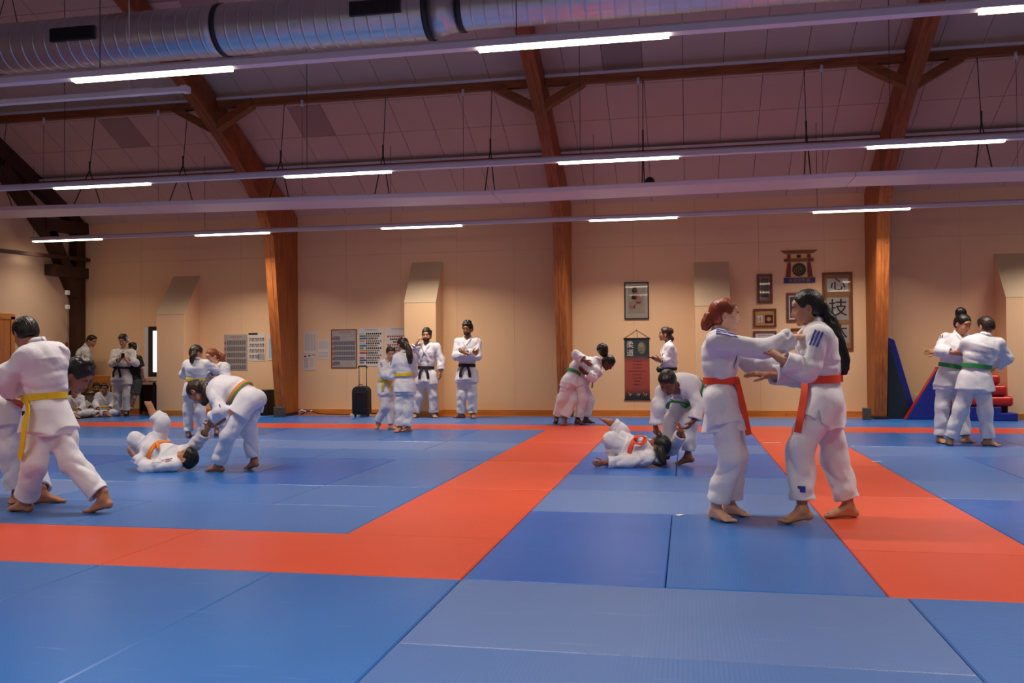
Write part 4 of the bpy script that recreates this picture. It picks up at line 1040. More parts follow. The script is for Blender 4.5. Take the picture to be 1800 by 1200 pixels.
# --- children pair beside the suitcase
Y0 = float(G(690, 753)[1])
person('small boy with yellow belt facing right, back heel raised', JJ(Y0, dict(
    head=(687, 620, -.02), neck=(681, 634, 0), pel=(678, 682, 0), sR=(672, 641, -.04), sL=(690, 640, .06), eR=(676, 660, -.14), wR=(688, 658, -.2), eL=(697, 655, .05), wL=(700, 650, -.02),
    hR=(674, 684, -.02), hL=(683, 684, .04), kR=(677, 714, -.04), kL=(686, 716, .04), aR=(664, 738, .06), aL=(687, 745, 0), tR=at(659, 748, Y0+.05), tL=G(694, 753))),
    H=1.22, yaw=208, pitch=-24, skin_c='CC9A7C', hair='short', hair_c='33211A', belt='yellow', q='mid', seed=41, group=GR,
    opts=dict(hs=1.2, hem=.28, knot=15, beltc=at(677, 668, Y0), stripes=[('R', ['red', 'blue'], 0, .4, .024)], cuff=.92))
Y0 = float(G(700, 757)[1])
person('girl with long brown ponytail and blue shoulder stripes, yellow belt, back turned', JJ(Y0, dict(
    head=(708, 606, .03), neck=(710, 621, 0), pel=(712, 675, 0), sL=(697, 630, -.06), sR=(725, 630, .06), eL=(686, 661, -.04), wL=(690, 655, .16), eR=(728, 656, .14), wR=(706, 650, .3),
    hL=(705, 680, 0), hR=(719, 680, .02), kL=(703, 718, 0), kR=(718, 718, .02), aL=(703, 750, 0), aR=(717, 750, .02), tL=G(691, 759), tR=G(713, 757))),
    H=1.42, yaw=48, pitch=-18, skin_c='C08A6C', hair='tied', hair_c='36211A', belt='yellow', q='mid', seed=42, group=GR,
    opts=dict(hs=1.1, hem=.30, has_knot=False, beltc=at(711, 658, Y0), tie=(at(716, 609, Y0-.08), at(719, 611, Y0)-at(713, 606, Y0)), tie_c='white', cuff=.92,
      hair_extra=[[(at(712, 604, Y0-.06), .035), (at(718, 612, Y0-.1), .036), (at(720, 625, Y0-.12), .042), (at(721, 637, Y0-.11), .026)]],
      stripes=[('L', ['blue', 'blue', 'blue'], -.05, .4, .022)], **{'stripe_nL': np.array([-.8, -.6, .4])}))
# --- two black belts by the wall
BB = 'black belts watching by the back wall'
Y0 = 11.55
person('smiling bearded man with black belt, one hand raised to his forehead', JJ(Y0, dict(
    head=(750, 590, 0), neck=(750, 604, .02), pel=(749, 660, 0), sR=(734, 610, 0), sL=(767, 610, 0), eR=(724, 623, -.10), wR=(733, 601, -.14), fR=(741, 590, -.12), eL=(775, 632, 0), wL=(775, 653, -.08), fL=(774, 663, -.1),
    hR=(741, 664, 0), hL=(758, 664, 0), kR=(736, 696, -.02), kL=(761, 696, -.02), aR=(731, 725, 0), aL=(762, 726, 0), tR=G(727, 733), tL=G(765, 733))),
    H=1.68, yaw=184, pitch=0, skin_c='B98468', hair='curly', hair_c='1B1412', belt='black', q='mid', seed=51, group=BB,
    opts=dict(beard=True, hem=.26, jw=1.0, sleeve=(.86, .74), vneck=.6, curl=(.3, .8), beltc=at(749, 646, Y0), cuff=.93))
Y0 = 11.5
person('bearded man with arms crossed and black belt, standing alone against the wall', JJ(Y0, dict(
    head=(822, 578, -.02), neck=(822, 594, .02), pel=(821, 655, 0), sR=(805, 602, 0), sL=(838, 602, 0), eR=(802, 626, -.10), wR=(829, 621, -.17), fR=(838, 618, -.15), eL=(840, 626, -.10), wL=(818, 620, -.28), fL=(809, 616, -.25),
    hR=(813, 660, 0), hL=(829, 660, 0), kR=(812, 694, -.03), kL=(830, 694, -.03), aR=(811, 727, 0), aL=(831, 727, 0), tR=G(806, 733), tL=G(834, 734))),
    H=1.76, yaw=172, pitch=-10, skin_c='9C6547', hair='curly', hair_c='120E0D', belt='black', q='mid', seed=52, group=BB,
    opts=dict(beard=True, hem=.25, sleeve=(.88, .9), curl=(.15, .5), vneck=.5, beltc=at(821, 642, Y0), cuff=.95))
# --- far left group
Y0 = 11.5
person('young man in a white jacket and black belt looking at his phone', JJ(Y0, dict(
    head=(217, 599, -.02), neck=(217, 613, .02), pel=(214, 662, 0), sR=(201, 620, 0), sL=(232, 620, 0), eR=(197, 640, -.08), wR=(211, 632, -.25), fR=(216, 626, -.27), eL=(239, 639, -.08), wL=(223, 633, -.25), fL=(218, 627, -.27),
    hR=(207, 666, 0), hL=(222, 666, 0), kR=(207, 694, -.02), kL=(223, 694, -.02), aR=(208, 719, 0), aL=(221, 719, 0), tR=G(204, 726), tL=G(221, 727))),
    H=1.55, yaw=186, pitch=-18, skin_c='B98A6A', hair='curly', hair_c='1A1311', belt='black', q='mid', seed=61, group=BB,
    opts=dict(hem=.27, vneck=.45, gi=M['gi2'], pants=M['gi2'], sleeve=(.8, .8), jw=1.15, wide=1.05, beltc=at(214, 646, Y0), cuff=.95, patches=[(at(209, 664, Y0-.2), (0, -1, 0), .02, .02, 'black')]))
ph_ = at(216, 624, Y0-.34); q_ = MB(); q_.box((ph_[0]-.035, ph_[1]-.005, ph_[2]-.05), (ph_[0]+.035, ph_[1]+.005, ph_[2]+.04))
q_.build('phone', M['blackgloss'], bevel=.004, label='small dark phone held in both hands by the young man', cat='phone')
M['tee'] = mat('black_tshirt', hexc('191A1D'), .85, bump=(200, .1)); M['shorts'] = mat('charcoal_shorts', hexc('3D3C3F'), .85, bump=(200, .1))
Y0 = 11.6
person('person in black t-shirt and dark shorts standing at the window table', JJ(Y0, dict(
    head=(233, 611, .02), neck=(236, 622, .02), pel=(239, 668, .02), sL=(229, 628, .12), sR=(245, 630, -.1), eL=(235, 645, .2), wL=(245, 660, .2), eR=(250, 647, -.1), wR=(253, 664, -.02), fR=(256, 668, .0),
    hL=(236, 672, .06), hR=(242, 672, -.02), kL=(236, 697, .06), kR=(236, 697, -.08), aL=(231, 718, .1), aR=(226, 717, -.06), tL=(224, 723, .1), tR=(219, 721, -.06))),
    H=1.42, yaw=110, pitch=-5, skin_c='BE8D70', hair='short', hair_c='15110F', q='far', gi=False, seed=62,
    opts=dict(shorts=True, shirt=M['tee'], pants=M['shorts']))
Y0 = 11.95
person('man in white jacket bending forward beside the dark post', JJ(Y0, dict(
    head=(161, 599, 0), neck=(152, 609, 0), pel=(134, 668, 0), waist=(138, 646, 0), sR=(150, 618, -.14), sL=(150, 616, .14), eR=(152, 640, -.18), wR=(156, 658, -.14), eL=(154, 640, .1), wL=(158, 656, .08),
    hR=(133, 672, -.08), hL=(135, 672, .08), kR=(137, 695, -.08), kL=(139, 695, .08), aR=(133, 716, -.08), aL=(136, 715, .08), tR=G(144, 722), tL=G(147, 721))),
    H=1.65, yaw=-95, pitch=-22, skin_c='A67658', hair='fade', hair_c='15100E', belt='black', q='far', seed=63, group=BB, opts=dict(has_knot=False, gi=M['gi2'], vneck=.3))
# --- seated children
def seated(label, px, py, yaw, s, hair_c, skin_c, seed, lean=0, belt='yellow', gi='gi', stripes=None, dh=(0, 0)):
    c = G(px, py, 0); th = R_(yaw); f = np.array([-sin(th), cos(th), 0]); r = np.array([cos(th), sin(th), 0]); u = np.array([0, 0, 1.0])
    def P(x, y, z): return c+(r*x+f*y+u*z)*s
    J = dict(pel=P(0, 0, .15), waist=P(0, -.01, .30), neck=P(0, .04+lean, .58), head=P(dh[0], .08+lean+dh[1], .715), sL=P(-.155, .02+lean, .53), sR=P(.155, .02+lean, .53),
             eL=P(-.22, .12, .33), eR=P(.22, .12, .33), wL=P(-.13, .30, .19), wR=P(.13, .30, .19), hL=P(-.09, .02, .13), hR=P(.09, .02, .13),
             kL=P(-.34, .24, .12), kR=P(.34, .24, .12), aL=P(.07, .36, .055), aR=P(-.07, .42, .055), tL=P(.22, .42, .03), tR=P(-.22, .48, .03))
    o = dict(hs=1.18, hem=.10, flap=.2, has_knot=False, slit=False, gi=M[gi], cuff=.82)
    if stripes: o['stripes'] = stripes
    return person(label, J, H=1.7*s, yaw=yaw, pitch=-6, skin_c=skin_c, hair='short', hair_c=hair_c, belt=belt, q='far', seed=seed, group='children sitting cross legged on the mats', opts=o)
seated('seated child with pale hair, leftmost of the row, facing the mats', 133, 733, 205, .70, '5A3A26', 'C79273', 71, belt='yellow')
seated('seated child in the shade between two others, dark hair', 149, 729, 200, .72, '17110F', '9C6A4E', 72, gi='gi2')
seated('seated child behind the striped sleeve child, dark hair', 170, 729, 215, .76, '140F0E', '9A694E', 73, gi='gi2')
seated('seated child with red and blue sleeve stripes, rightmost of the row', 184, 731, 212, .76, '2A1B15', 'B17D5E', 74, stripes=[('R', ['red', 'blue'], 0, .6, .022)])
# --- pair wrestling at the lane end
Y0 = float(G(1010, 743)[1])
person('dark skinned judoka with puffed black ponytail, bent over loading a throw', JJ(Y0, dict(
    head=(1069, 637, -.02), neck=(1053, 637, 0), pel=(1016, 664, 0), waist=(1030, 648, 0), sR=(1047, 652, -.15), sL=(1048, 634, .14), eR=(1042, 664, -.2), wR=(1030, 655, -.26), eL=(1052, 655, .1), wL=(1040, 665, .1),
    hR=(1013, 668, -.06), hL=(1019, 668, .08), kR=(1024, 700, -.1), kL=(1036, 702, .1), aR=(1015, 735, -.08), aL=(1030, 735, .12), tR=G(1027, 745), tL=G(1040, 742))),
    H=1.62, yaw=-95, pitch=-55, skin_c='5A3525', hair='tied', hair_c='0E0B0B', belt='green', q='mid', seed=81, group=GR,
    opts=dict(hs=1.05, hem=.24, has_knot=True, knot=0, cuff=.86, tails=[[at(1041, 672, Y0-.02), at(1040, 682, Y0-.02)]],
      hair_extra=[[(at(1062, 622, Y0), .05), (at(1059, 613, Y0), .095)]]))
Y1 = Y0-.22
person('judoka clinging to the back of the puffed ponytail judoka, legs trailing left', JJ(Y1, dict(
    head=(1040, 640, .42), neck=(1030, 634, .26), pel=(1002, 668, .06), waist=(1010, 650, .12), sL=(1022, 630, .36), sR=(1019, 628, -.0), eR=(1012, 623, -.16), wR=(1028, 634, -.24), fR=(1036, 640, -.22), eL=(1035, 635, .5), wL=(1045, 645, .5),
    hL=(1002, 672, .16), hR=(999, 672, -.0), kR=(988, 700, -.02), kL=(1006, 704, .05), aR=(978, 731, .1), aL=(992, 735, -.02), tR=G(973, 740), tL=G(988, 747))),
    H=1.6, yaw=-90, pitch=-40, skin_c='7A4B35', hair='short', hair_c='0E0B0B', belt='green', q='mid', seed=82, group=GR,
    opts=dict(hem=.24, has_knot=False, cuff=.84))
# --- woman by the scroll
Y0 = 11.2
person('dark haired woman with bun standing side on, holding a phone near the scroll', JJ(Y0, dict(
    head=(1169, 587, 0), neck=(1176, 603, 0), pel=(1178, 664, 0), sL=(1177, 611, -.15), sR=(1176, 611, .15), eL=(1172, 636, -.18), wL=(1160, 633, -.22), fL=(1150, 630, -.24), eR=(1170, 636, .08), wR=(1158, 634, -.04),
    hL=(1178, 668, -.07), hR=(1178, 668, .07), kL=(1177, 700, -.07), kR=(1178, 700, .07), aL=(1178, 730, -.07), aR=(1179, 730, .07), tL=(1165, 734, -.07), tR=(1167, 734, .07))),
    H=1.66, yaw=92, pitch=0, skin_c='B07A5A', hair='tied', hair_c='2B1914', belt='black', q='mid', seed=91, group=BB,
    opts=dict(hem=.28, has_knot=False, sleeve=(.6, .6), jw=.95, hair_extra=[[(at(1178, 582, Y0), .06)], [(at(1174, 590, Y0), .05), (at(1180, 596, Y0), .045)]], patches=[(at(1189, 636, Y0), (1, -.3, 0), .02, .05, 'black')]))
ph_ = at(1147, 629, Y0-.26); q_ = MB(); q_.tube([ph_+np.array([-.07, 0, .015]), ph_+np.array([.02, 0, -.005])], [.008, .012], 10); q_.box((ph_[0]-.075, ph_[1]-.012, ph_[2]+.006), (ph_[0]-.035, ph_[1]+.012, ph_[2]+.022))
q_.build('phone', M['blackgloss'], label='black phone in the hand of the woman beside the scroll', cat='phone')
q_ = MB(); bg = at(1161, 649, Y0-.3); q_.tube([bg+np.array([0, 0, .05]), bg, bg-np.array([0, 0, .05])], [.05, .075, .05], 14); q_.tube([at(1161, 631, Y0-.24), at(1164, 640, Y0-.27), bg+np.array([0, 0, .05])], .012, 8)
q_.build('camera_pouch', M['black'], label='small black pouch hanging from the woman\'s wrist by a strap', cat='pouch')
# --- middle right pair
Y0 = float(G(1200, 814)[1])
person('boy with cropped hair stooping over a fallen partner, green belt', JJ(Y0, dict(
    head=(1174, 671, -.26), neck=(1189, 676, -.12), pel=(1220, 688, .22), waist=(1212, 677, .10), sR=(1164, 688, -.14), sL=(1212, 683, -.08), eR=(1157, 716, -.2), wR=(1152, 748, -.16), fR=(1152, 762, -.14),
    eL=(1229, 712, -.12), wL=(1219, 740, -.18), fL=(1209, 752, -.2), hR=(1206, 694, .16), hL=(1228, 696, .16), kR=(1176, 742, .1), kL=(1214, 742, .0), aR=(1172, 790, .12), aL=(1209, 795, -.02), tR=G(1160, 803), tL=G(1191, 814))),
    H=1.5, yaw=158, pitch=-48, skin_c='8A5638', hair='fade', hair_c='120E0C', belt='green', q='mid', seed=101, group=GR,
    opts=dict(hs=1.12, hem=.26, sleeve=(.88, .86), curl=(.5, .9), cuff=.86, knot=0, tails=[[at(1180, 705, Y0-.1), at(1172, 718, Y0-.12)]], vneck=.5))
Y1 = float(G(1110, 818)[1])
person('thrown girl lying on the mat with black ponytail and orange belt', JJ(Y1+.12, dict(
    head=(1159, 783, -.02), neck=(1143, 790, 0), pel=(1106, 787, .04), waist=(1120, 790, .02), sL=(1138, 806, -.13), sR=(1150, 788, .16), eL=(1104, 811, -.17), wL=(1064, 813, -.2), fL=(1034, 817, -.2),
    eR=(1182, 790, .1), wR=(1199, 760, -.12), fR=(1193, 742, -.16), hL=(1104, 792, -.04), hR=(1106, 782, .13), kL=(1074, 772, -.08), aL=(1078, 800, -.02), tL=(1062, 808, .02), kR=(1092, 758, .12), aR=(1074, 742, .12), tR=(1054, 735, .12))),
    H=1.45, yaw=60, pitch=40, skin_c='9A6248', hair='tied', hair_c='0F0C0C', belt='orange', q='mid', seed=102, group=GR,
    opts=dict(hs=1.12, hem=.22, sleeve=(.86, .9), cuff=.84, knot=0, tails=[[at(1118, 770, Y1+.0), at(1126, 766, Y1), at(1134, 771, Y1), at(1127, 781, Y1-.05), at(1114, 777, Y1-.05)]], slit=False,
      hair_extra=[[(at(1161, 790, Y1+.0), .05), (at(1163, 803, Y1-.04), .035), (at(1167, 814, Y1-.06), .022)], [(at(1150, 814, Y1-.05), .016), (at(1162, 816, Y1-.06), .02)]]))
# --- right pair
Y0 = float(G(1660, 778)[1])
person('woman with a high black bun and green belt, looking down at partner', JJ(Y0+.1, dict(
    head=(1692, 569, -.04), neck=(1685, 588, 0), pel=(1670, 664, 0), sR=(1662, 596, -.04), sL=(1700, 598, .1), eR=(1651, 617, -.14), wR=(1676, 620, -.22), fR=(1690, 621, -.24), eL=(1712, 620, .02), wL=(1716, 605, -.2),
    hR=(1661, 668, 0), hL=(1679, 668, .04), kR=(1656, 716, 0), kL=(1690, 720, .1), aR=(1652, 766, .02), aL=(1697, 768, .02), tR=G(1656, 777), tL=G(1710, 776))),
    H=1.55, yaw=212, pitch=-26, skin_c='B9805F', hair='tied', hair_c='15100F', belt='green', q='mid', seed=111, group=GR,
    opts=dict(hs=1.06, hem=.27, beltc=at(1670, 643, Y0+.1), has_knot=False, hair_extra=[[(at(1690, 556, Y0+.08), .05), (at(1689, 548, Y0+.08), .058)]], sleeve=(.8, .78), cuff=.93, jw=.98,
      stripes=[('R', ['black', 'black'], 0, .2, .03)]))
Y0 = float(G(1740, 782)[1])
person('man seen from behind with thinning hair and green belt, gripping partner', JJ(Y0, dict(
    head=(1733, 574, .05), neck=(1731, 592, 0), pel=(1714, 664, 0), waist=(1717, 636, 0), sL=(1702, 603, 0), sR=(1755, 605, .02), eL=(1685, 622, .22), wL=(1646, 617, .42), fL=(1622, 619, .44), eR=(1770, 630, .08), wR=(1752, 643, .26),
    hL=(1703, 670, 0), hR=(1725, 670, 0), kL=(1689, 720, 0), kR=(1732, 722, 0), aL=(1670, 768, .06), aR=(1736, 775, .02), tL=G(1662, 776), tR=G(1742, 782))),
    H=1.62, yaw=22, pitch=-14, skin_c='B8835F', hair='fade', hair_c='2A1C14', belt='green', q='mid', seed=112, group=GR,
    opts=dict(hs=1.04, hem=.29, has_knot=False, beltc=at(1715, 643, Y0), sleeve=(.7, .9), cuff=.93, jw=1.08))

# ================================================================== things on and along the walls
YW = YB-.012          # face of the cladding
def flat(x0, x1, z0, z1, y, th, m, name, parent, **kw):
    q = MB(); q.box((x0, y-th, z0), (x1, y, z1)); return q.build(name, m, parent, **kw)
def txt(body, x, z, y, size, m, parent, name='lettering', align='CENTER', ext=.0015, sx=1.0):
    c = bpy.data.curves.new(name, 'FONT'); c.body = body; c.size = size; c.align_x = align; c.align_y = 'CENTER'; c.extrude = ext
    t = bpy.data.objects.new('tmp', c); COL.objects.link(t); bpy.context.view_layer.update()
    me = bpy.data.meshes.new_from_object(t.evaluated_get(bpy.context.evaluated_depsgraph_get())); bpy.data.objects.remove(t)
    me.materials.clear(); me.materials.append(m)
    o = bpy.data.objects.new(name, me); off = wpos(parent)
    o.location = (x-off.x, y-off.y, z-off.z); o.rotation_euler = (pi/2, 0, 0); o.scale = (sx, 1, 1); link(o, parent); return o
def wall_thing(name, x, z, label, cat, group=None): return empty(name, (x, YW, z), label, cat, group)
def framed(x0, x1, z0, z1, w_, fm, label, group=None, tilt=0, name='picture_frame', mount=M['paper'], glass=False):
    e = wall_thing(name, (x0+x1)/2, (z0+z1)/2, label, 'picture', group)
    q = MB(); y0, y1 = YW-.03, YW-.001
    q.box((x0, y0, z0), (x0+w_, y1, z1)); q.box((x1-w_, y0, z0), (x1, y1, z1)); q.box((x0+w_, y0, z0), (x1-w_, y1, z0+w_)); q.box((x0+w_, y0, z1-w_), (x1-w_, y1, z1))
    q.build('frame', fm, e)
    flat(x0+w_, x1-w_, z0+w_, z1-w_, YW-.002, .008, mount, 'mount', e)
    if glass:
        flat(x0+w_, x1-w_, z0+w_, z1-w_, YW-.018, .002, M['glaze'], 'glass', e)
    return e
RT = random.Random(5)
# rows of small photographs or figures printed on charts
def chart_rows(e, x0, x1, z0, z1, y, rows, cols, m, fill_=.8, lead=None, hfill=.6, skip=0):
    q = MB(); l_ = MB(); dz = (z1-z0)/rows; dx = (x1-x0)/cols
    for r in range(rows):
        zc = z1-dz*(r+.5); n = cols-(RT.randint(0, skip) if skip else 0)
        for c in range(n):
            xc = x0+dx*(c+.5); hw, hz = dx*fill_/2, dz*hfill/2
            q.box((xc-hw, y-.0012, zc-hz), (xc+hw, y, zc+hz))
    return q.build('printed_figures', m, e, kind='stuff')
def kano_chart(x0, x1, z0, z1, label, mp, lead_m, rows, cols, hd='grey', board=None):
    e = wall_thing('poster', (x0+x1)/2, (z0+z1)/2, label, 'poster')
    flat(x0, x1, z0, z1, YW-.001, .006, mp, 'sheet', e); y = YW-.0075
    if board:
        q = MB(); t = .012
        for a in ((x0-t, z0-t, x1+t, z0), (x0-t, z1, x1+t, z1+t), (x0-t, z0, x0, z1), (x1, z0, x1+t, z1)): q.box((a[0], YW-.014, a[1]), (a[2], YW-.001, a[3]))
        q.build('edge_frame', board, e)
    return e, y
# poster 1 (left of frame)
e, y = kano_chart(-8.14, -7.63, .88, 1.61, 'grey technique chart with four red tabbed rows, left of orange frame', M['greypaper'], 0, 4, 8)
for r in range(5):
    z = 1.44-r*.125
    flat(-8.13, -8.10, z-.03, z+.03, y, .002, M['ink_red'], 'row_tab', e)
    chart_rows(e, -8.08, -7.66, z-.045, z+.04, y, 1, 9, M['ink_grey'], .82, hfill=.9); flat(-8.08, -7.66, z+.042, z+.048, y, .001, M['ink'], 'row_rule', e)
txt('TECHNIQUES DE JUDO', -7.88, 1.56, y, .034, M['ink_red'], e, sx=.8)
# poster 2: black and white figures
e, y = kano_chart(-7.60, -7.24, 1.07, 1.63, 'white chart with columns of black figures, left of orange frame', M['paper'], 0, 4, 8)
flat(-7.60, -7.40, 1.60, 1.635, y, .002, M['ink'], 'heading_bar', e)
for c in range(6):
    xx = -7.575+c*.055
    for r in range(3 if c > 3 else 4):
        z = 1.50-r*.115
        q = MB(); q.box((xx, y-.001, z-.035), (xx+.012, y, z+.035)); q.box((xx, y-.001, z+.022), (xx+.038, y, z+.036)); q.box((xx+.026, y-.001, z-.035), (xx+.038, y, z+.03)); q.build('kata_figure', M['ink'], e)
flat(-7.40, -7.25, 1.09, 1.22, y, .001, M['greypaper'], 'text_block', e)
e, y = kano_chart(-7.18, -6.98, 1.08, 1.62, 'pale cyan notice partly hidden by the orange frame', M['paper'], 0, 1, 1)
flat(-7.16, -7.02, 1.12, 1.52, y, .001, M['ink_cyan'], 'printed_block', e)
# right of frame 1
e, y = kano_chart(-6.40, -6.14, 1.21, 1.65, 'white handwritten list on the wall, uppermost near orange frame', M['paper'], 0, 1, 1)
for c in range(4): chart_rows(e, -6.375+c*.06, -6.335+c*.06, 1.27, 1.6, y, 26, 1, M['ink_grey'], .9, hfill=.22)
e, y = kano_chart(-6.42, -6.16, .88, 1.20, 'white notice with orange and green headings below the handwritten list', M['paper'], 0, 1, 1)
for i, (c, xx) in enumerate((('ink_red', -6.40), ('ink_green', -6.31), ('ink_orange', -6.22))): flat(xx, xx+.05, 1.14+.01*i, 1.17+.01*i, y, .001, M[c], 'heading', e)
chart_rows(e, -6.4, -6.31, .92, 1.12, y, 14, 1, M['ink_grey'], .9, hfill=.25); chart_rows(e, -6.28, -6.19, .94, 1.12, y, 12, 1, M['ink_orange'], .9, hfill=.2)
e, y = kano_chart(-6.11, -5.86, 1.10, 1.48, 'plain white timetable sheet left of the framed chart', M['paper'], 0, 1, 1)
chart_rows(e, -6.09, -5.88, 1.30, 1.46, y, 7, 5, M['greypaper'], .85, hfill=.3); chart_rows(e, -6.09, -5.88, 1.13, 1.24, y, 4, 5, M['greypaper'], .85, hfill=.3)
e, y = kano_chart(-5.81, -5.30, .93, 1.67, 'grey technique chart in thin brown frame above the suitcase', M['greypaper'], 0, 1, 1, board=M['frame_brown'])
txt('GOKYO NO WAZA', -5.55, 1.62, y, .034, M['ink_red'], e, sx=.9)
for r in range(6):
    z = 1.50-r*.10
    flat(-5.80, -5.775, z-.028, z+.028, y, .002, M['ink_red'], 'row_tab', e); w2 = -5.64 if r in (0, 5) else -5.32
    chart_rows(e, -5.765, w2, z-.03, z+.028, y, 1, 3 if r in (0, 5) else 9, M['ink_grey'], .85, hfill=1); flat(-5.77, w2, z+.03, z+.042, y, .001, M['ink_blue'], 'row_rule', e)
e, y = kano_chart(-5.25, -4.74, .95, 1.70, 'white progression chart with coloured row tabs, right of framed chart', M['paper'], 0, 1, 1)
txt('PROGRESSION JUDO', -4.99, 1.665, y, .03, M['ink_blue'], e)
cl = ['ink_cyan', 'ink_green', 'ink_blue', 'ink_orange', 'ink_cyan', 'ink_blue', 'ink_green', 'ink_orange', 'ink_red', 'ink_cyan', 'ink_red', 'ink_blue', 'ink_green']
for r in range(13):
    z = 1.59-r*.0475; flat(-5.23, -5.23+(.11 if r % 2 else .09)+.02*(r % 3), z-.016, z+.016, y, .0015, M[cl[r]], 'row_tab', e)
    chart_rows(e, -5.10, -4.77-.04*(r % 3), z-.02, z+.018, y, 1, 8, M['ink_grey' if r % 2 else 'ink'], .7, hfill=.9)
e, y = kano_chart(-4.70, -4.21, .97, 1.71, 'white kata chart half hidden behind the ponytail girl and the pilaster', M['paper'], 0, 1, 1)
txt('PROGRAMME JUDO', -4.44, 1.675, y, .03, M['ink_blue'], e)
for r in range(10):
    z = 1.53-r*.055; m_ = M['ink'] if r % 3 else M['ink_red']
    chart_rows(e, -4.66+.06*(r % 3), -4.24, z-.018, z+.018, y, 1, 9, m_, .7, hfill=.9)

# framed print with glass, portrait scroll
e = framed(-.02, .43, 1.79, 2.48, .02, M['frame_black'], 'tall framed print behind glass with lamp reflections, above the scroll', mount=M['paper'])
y = YW-.0105
flat(.05, .36, 1.9, 2.42, y, .001, mat('print_backdrop', hexc('C9BCA6'), .7, var=(6, .2)), 'print', e)
for (cx, cz, rx, rz, c) in ((.17, 2.33, .05, .06, '5A4A44'), (.19, 2.25, .07, .05, 'C08A78'), (.16, 2.2, .05, .045, '3E3636'), (.24, 2.15, .07, .07, 'B98474'), (.12, 2.05, .06, .08, 'C2978A'), (.23, 2.02, .08, .09, 'D0B5A4')):
    q = MB(); n = 14; q.add([(cx+rx*cos(2*pi*k/n)*(1+.15*sin(5*k)), y-.0012, cz+rz*sin(2*pi*k/n)) for k in range(n)], [tuple(range(n))[::-1]]); q.build('painted_shape', mat('print_tone', hexc(c), .7), e)
flat(-.0, .41, 1.81, 2.46, YW-.018, .002, M['glaze'], 'glass', e)
e = wall_thing('wall_scroll', .2, .86, 'long dark and red hanging scroll with white characters and portrait', 'scroll')
sm = bpy.data.materials.new('scroll_print'); sm.use_nodes = True; nt = sm.node_tree; bs = nt.nodes['Principled BSDF']; bs.inputs['Roughness'].default_value = .6
tc = nt.nodes.new('ShaderNodeTexCoord'); sp = nt.nodes.new('ShaderNodeSeparateXYZ'); cr = nt.nodes.new('ShaderNodeValToRGB'); nt.links.new(tc.outputs['Generated'], sp.inputs[0]); nt.links.new(sp.outputs['Z'], cr.inputs[0]); nt.links.new(cr.outputs[0], bs.inputs['Base Color'])
els = cr.color_ramp.elements; els[0].position = .06; els[0].color = (*hexc('232624'), 1); els[1].position = 1; els[1].color = (*hexc('20302F'), 1)
for p_, c_ in ((.2, 'A04538'), (.6, 'A84A3C'), (.72, '2C3A3A')):
    k = els.new(p_); k.color = (*hexc(c_), 1)
flat(-.03, .43, .30, 1.43, YW-.004, .003, sm, 'sheet', e); y = YW-.0075
for z_ in (1.435, .295):
    q = MB(); q.tube([(-.045, YW-.012, z_), (.445, YW-.012, z_)], .010, 10); q.build('scroll_rod', M['black'], e)
q = MB(); q.tube([(-.02, YW-.008, 1.445), (.2, YW-.006, 1.59), (.42, YW-.008, 1.445)], .0035, 6); q.tube([(.2, YW-.006, 1.62), (.2, YW-.006, 1.59), (.215, YW-.008, 1.44)], .0035, 6); q.build('hanging_cord', M['wire'], e)
txt('柔', .075, 1.31, y, .14, M['paper'], e, 'character'); txt('道', .075, 1.16, y, .14, M['paper'], e, 'character')
for (cx, cz, rx, rz, c) in ((.29, 1.26, .075, .115, '5E5B48'), (.285, 1.235, .062, .09, '7A745C'), (.28, 1.31, .05, .04, '8A8468'), (.27, 1.19, .035, .03, '6B6650'), (.262, 1.245, .010, .006, '2A2C26'), (.302, 1.243, .010, .006, '2A2C26'), (.28, 1.195, .016, .005, '3C3A30')):
    q = MB(); n = 18; d_ = .0008+.0006*(['5E5B48', '7A745C', '8A8468', '6B6650', '2A2C26', '3C3A30'].index(c)); q.add([(cx+rx*cos(2*pi*k/n), y-d_, cz+rz*sin(2*pi*k/n)) for k in range(n)], [tuple(range(n))[::-1]]); q.build('portrait_tone', mat('portrait_tone', hexc(c), .7), e)
for i, s_ in enumerate(('POLITESSE', 'COURAGE', 'SINCERITE', 'CONTROLE DE SOI', 'HONNEUR', 'MODESTIE', 'AMITIE', 'RESPECT')):
    txt(s_, .2, 1.01-i*.062, y, .036, M['ink'], e, 'printed_word')
for cx, k_ in ((.07, 1), (.22, 2), (.34, 3)):
    q = MB()
    for a, b in (((0, .05), (.02, 0)), ((.02, 0), (.05, .03)), ((.05, .03), (.03, -.03)), ((.0, -.02), (.03, .02))):
        q.tube([(cx-.03+a[0]*k_**.3, y-.002, .38+a[1]), (cx-.03+b[0]*k_**.3, y-.002, .38+b[1])], .004, 5)
    q.build('printed_figure', M['greypaper'], e)

# right-hand group of frames
def circle(cx, cz, r, y, m, e, name, n=28):
    q = MB(); q.add([(cx+r*cos(2*pi*k/n), y, cz+r*sin(2*pi*k/n)) for k in range(n)], [tuple(range(n))[::-1]]); return q.build(name, m, e)
e = framed(2.37, 2.64, 2.04, 2.57, .045, M['frame_brown'], 'narrow brown framed certificate with two lamp reflections in its glass', mount=M['greypaper']); y = YW-.0105
flat(2.44, 2.57, 2.15, 2.50, y, .001, mat('certificate_grey', hexc('6E6A58'), .7, var=(8, .2)), 'certificate', e); chart_rows(e, 2.46, 2.55, 2.2, 2.46, y-.001, 9, 2, M['greypaper'], .4, hfill=.4)
flat(2.41, 2.60, 2.08, 2.53, YW-.018, .002, M['glaze'], 'glass', e)
e = framed(2.30, 2.70, 1.61, 1.94, .03, M['frame_brown'], 'brown frame with an orange crest and a round dark badge', mount=M['mount'])
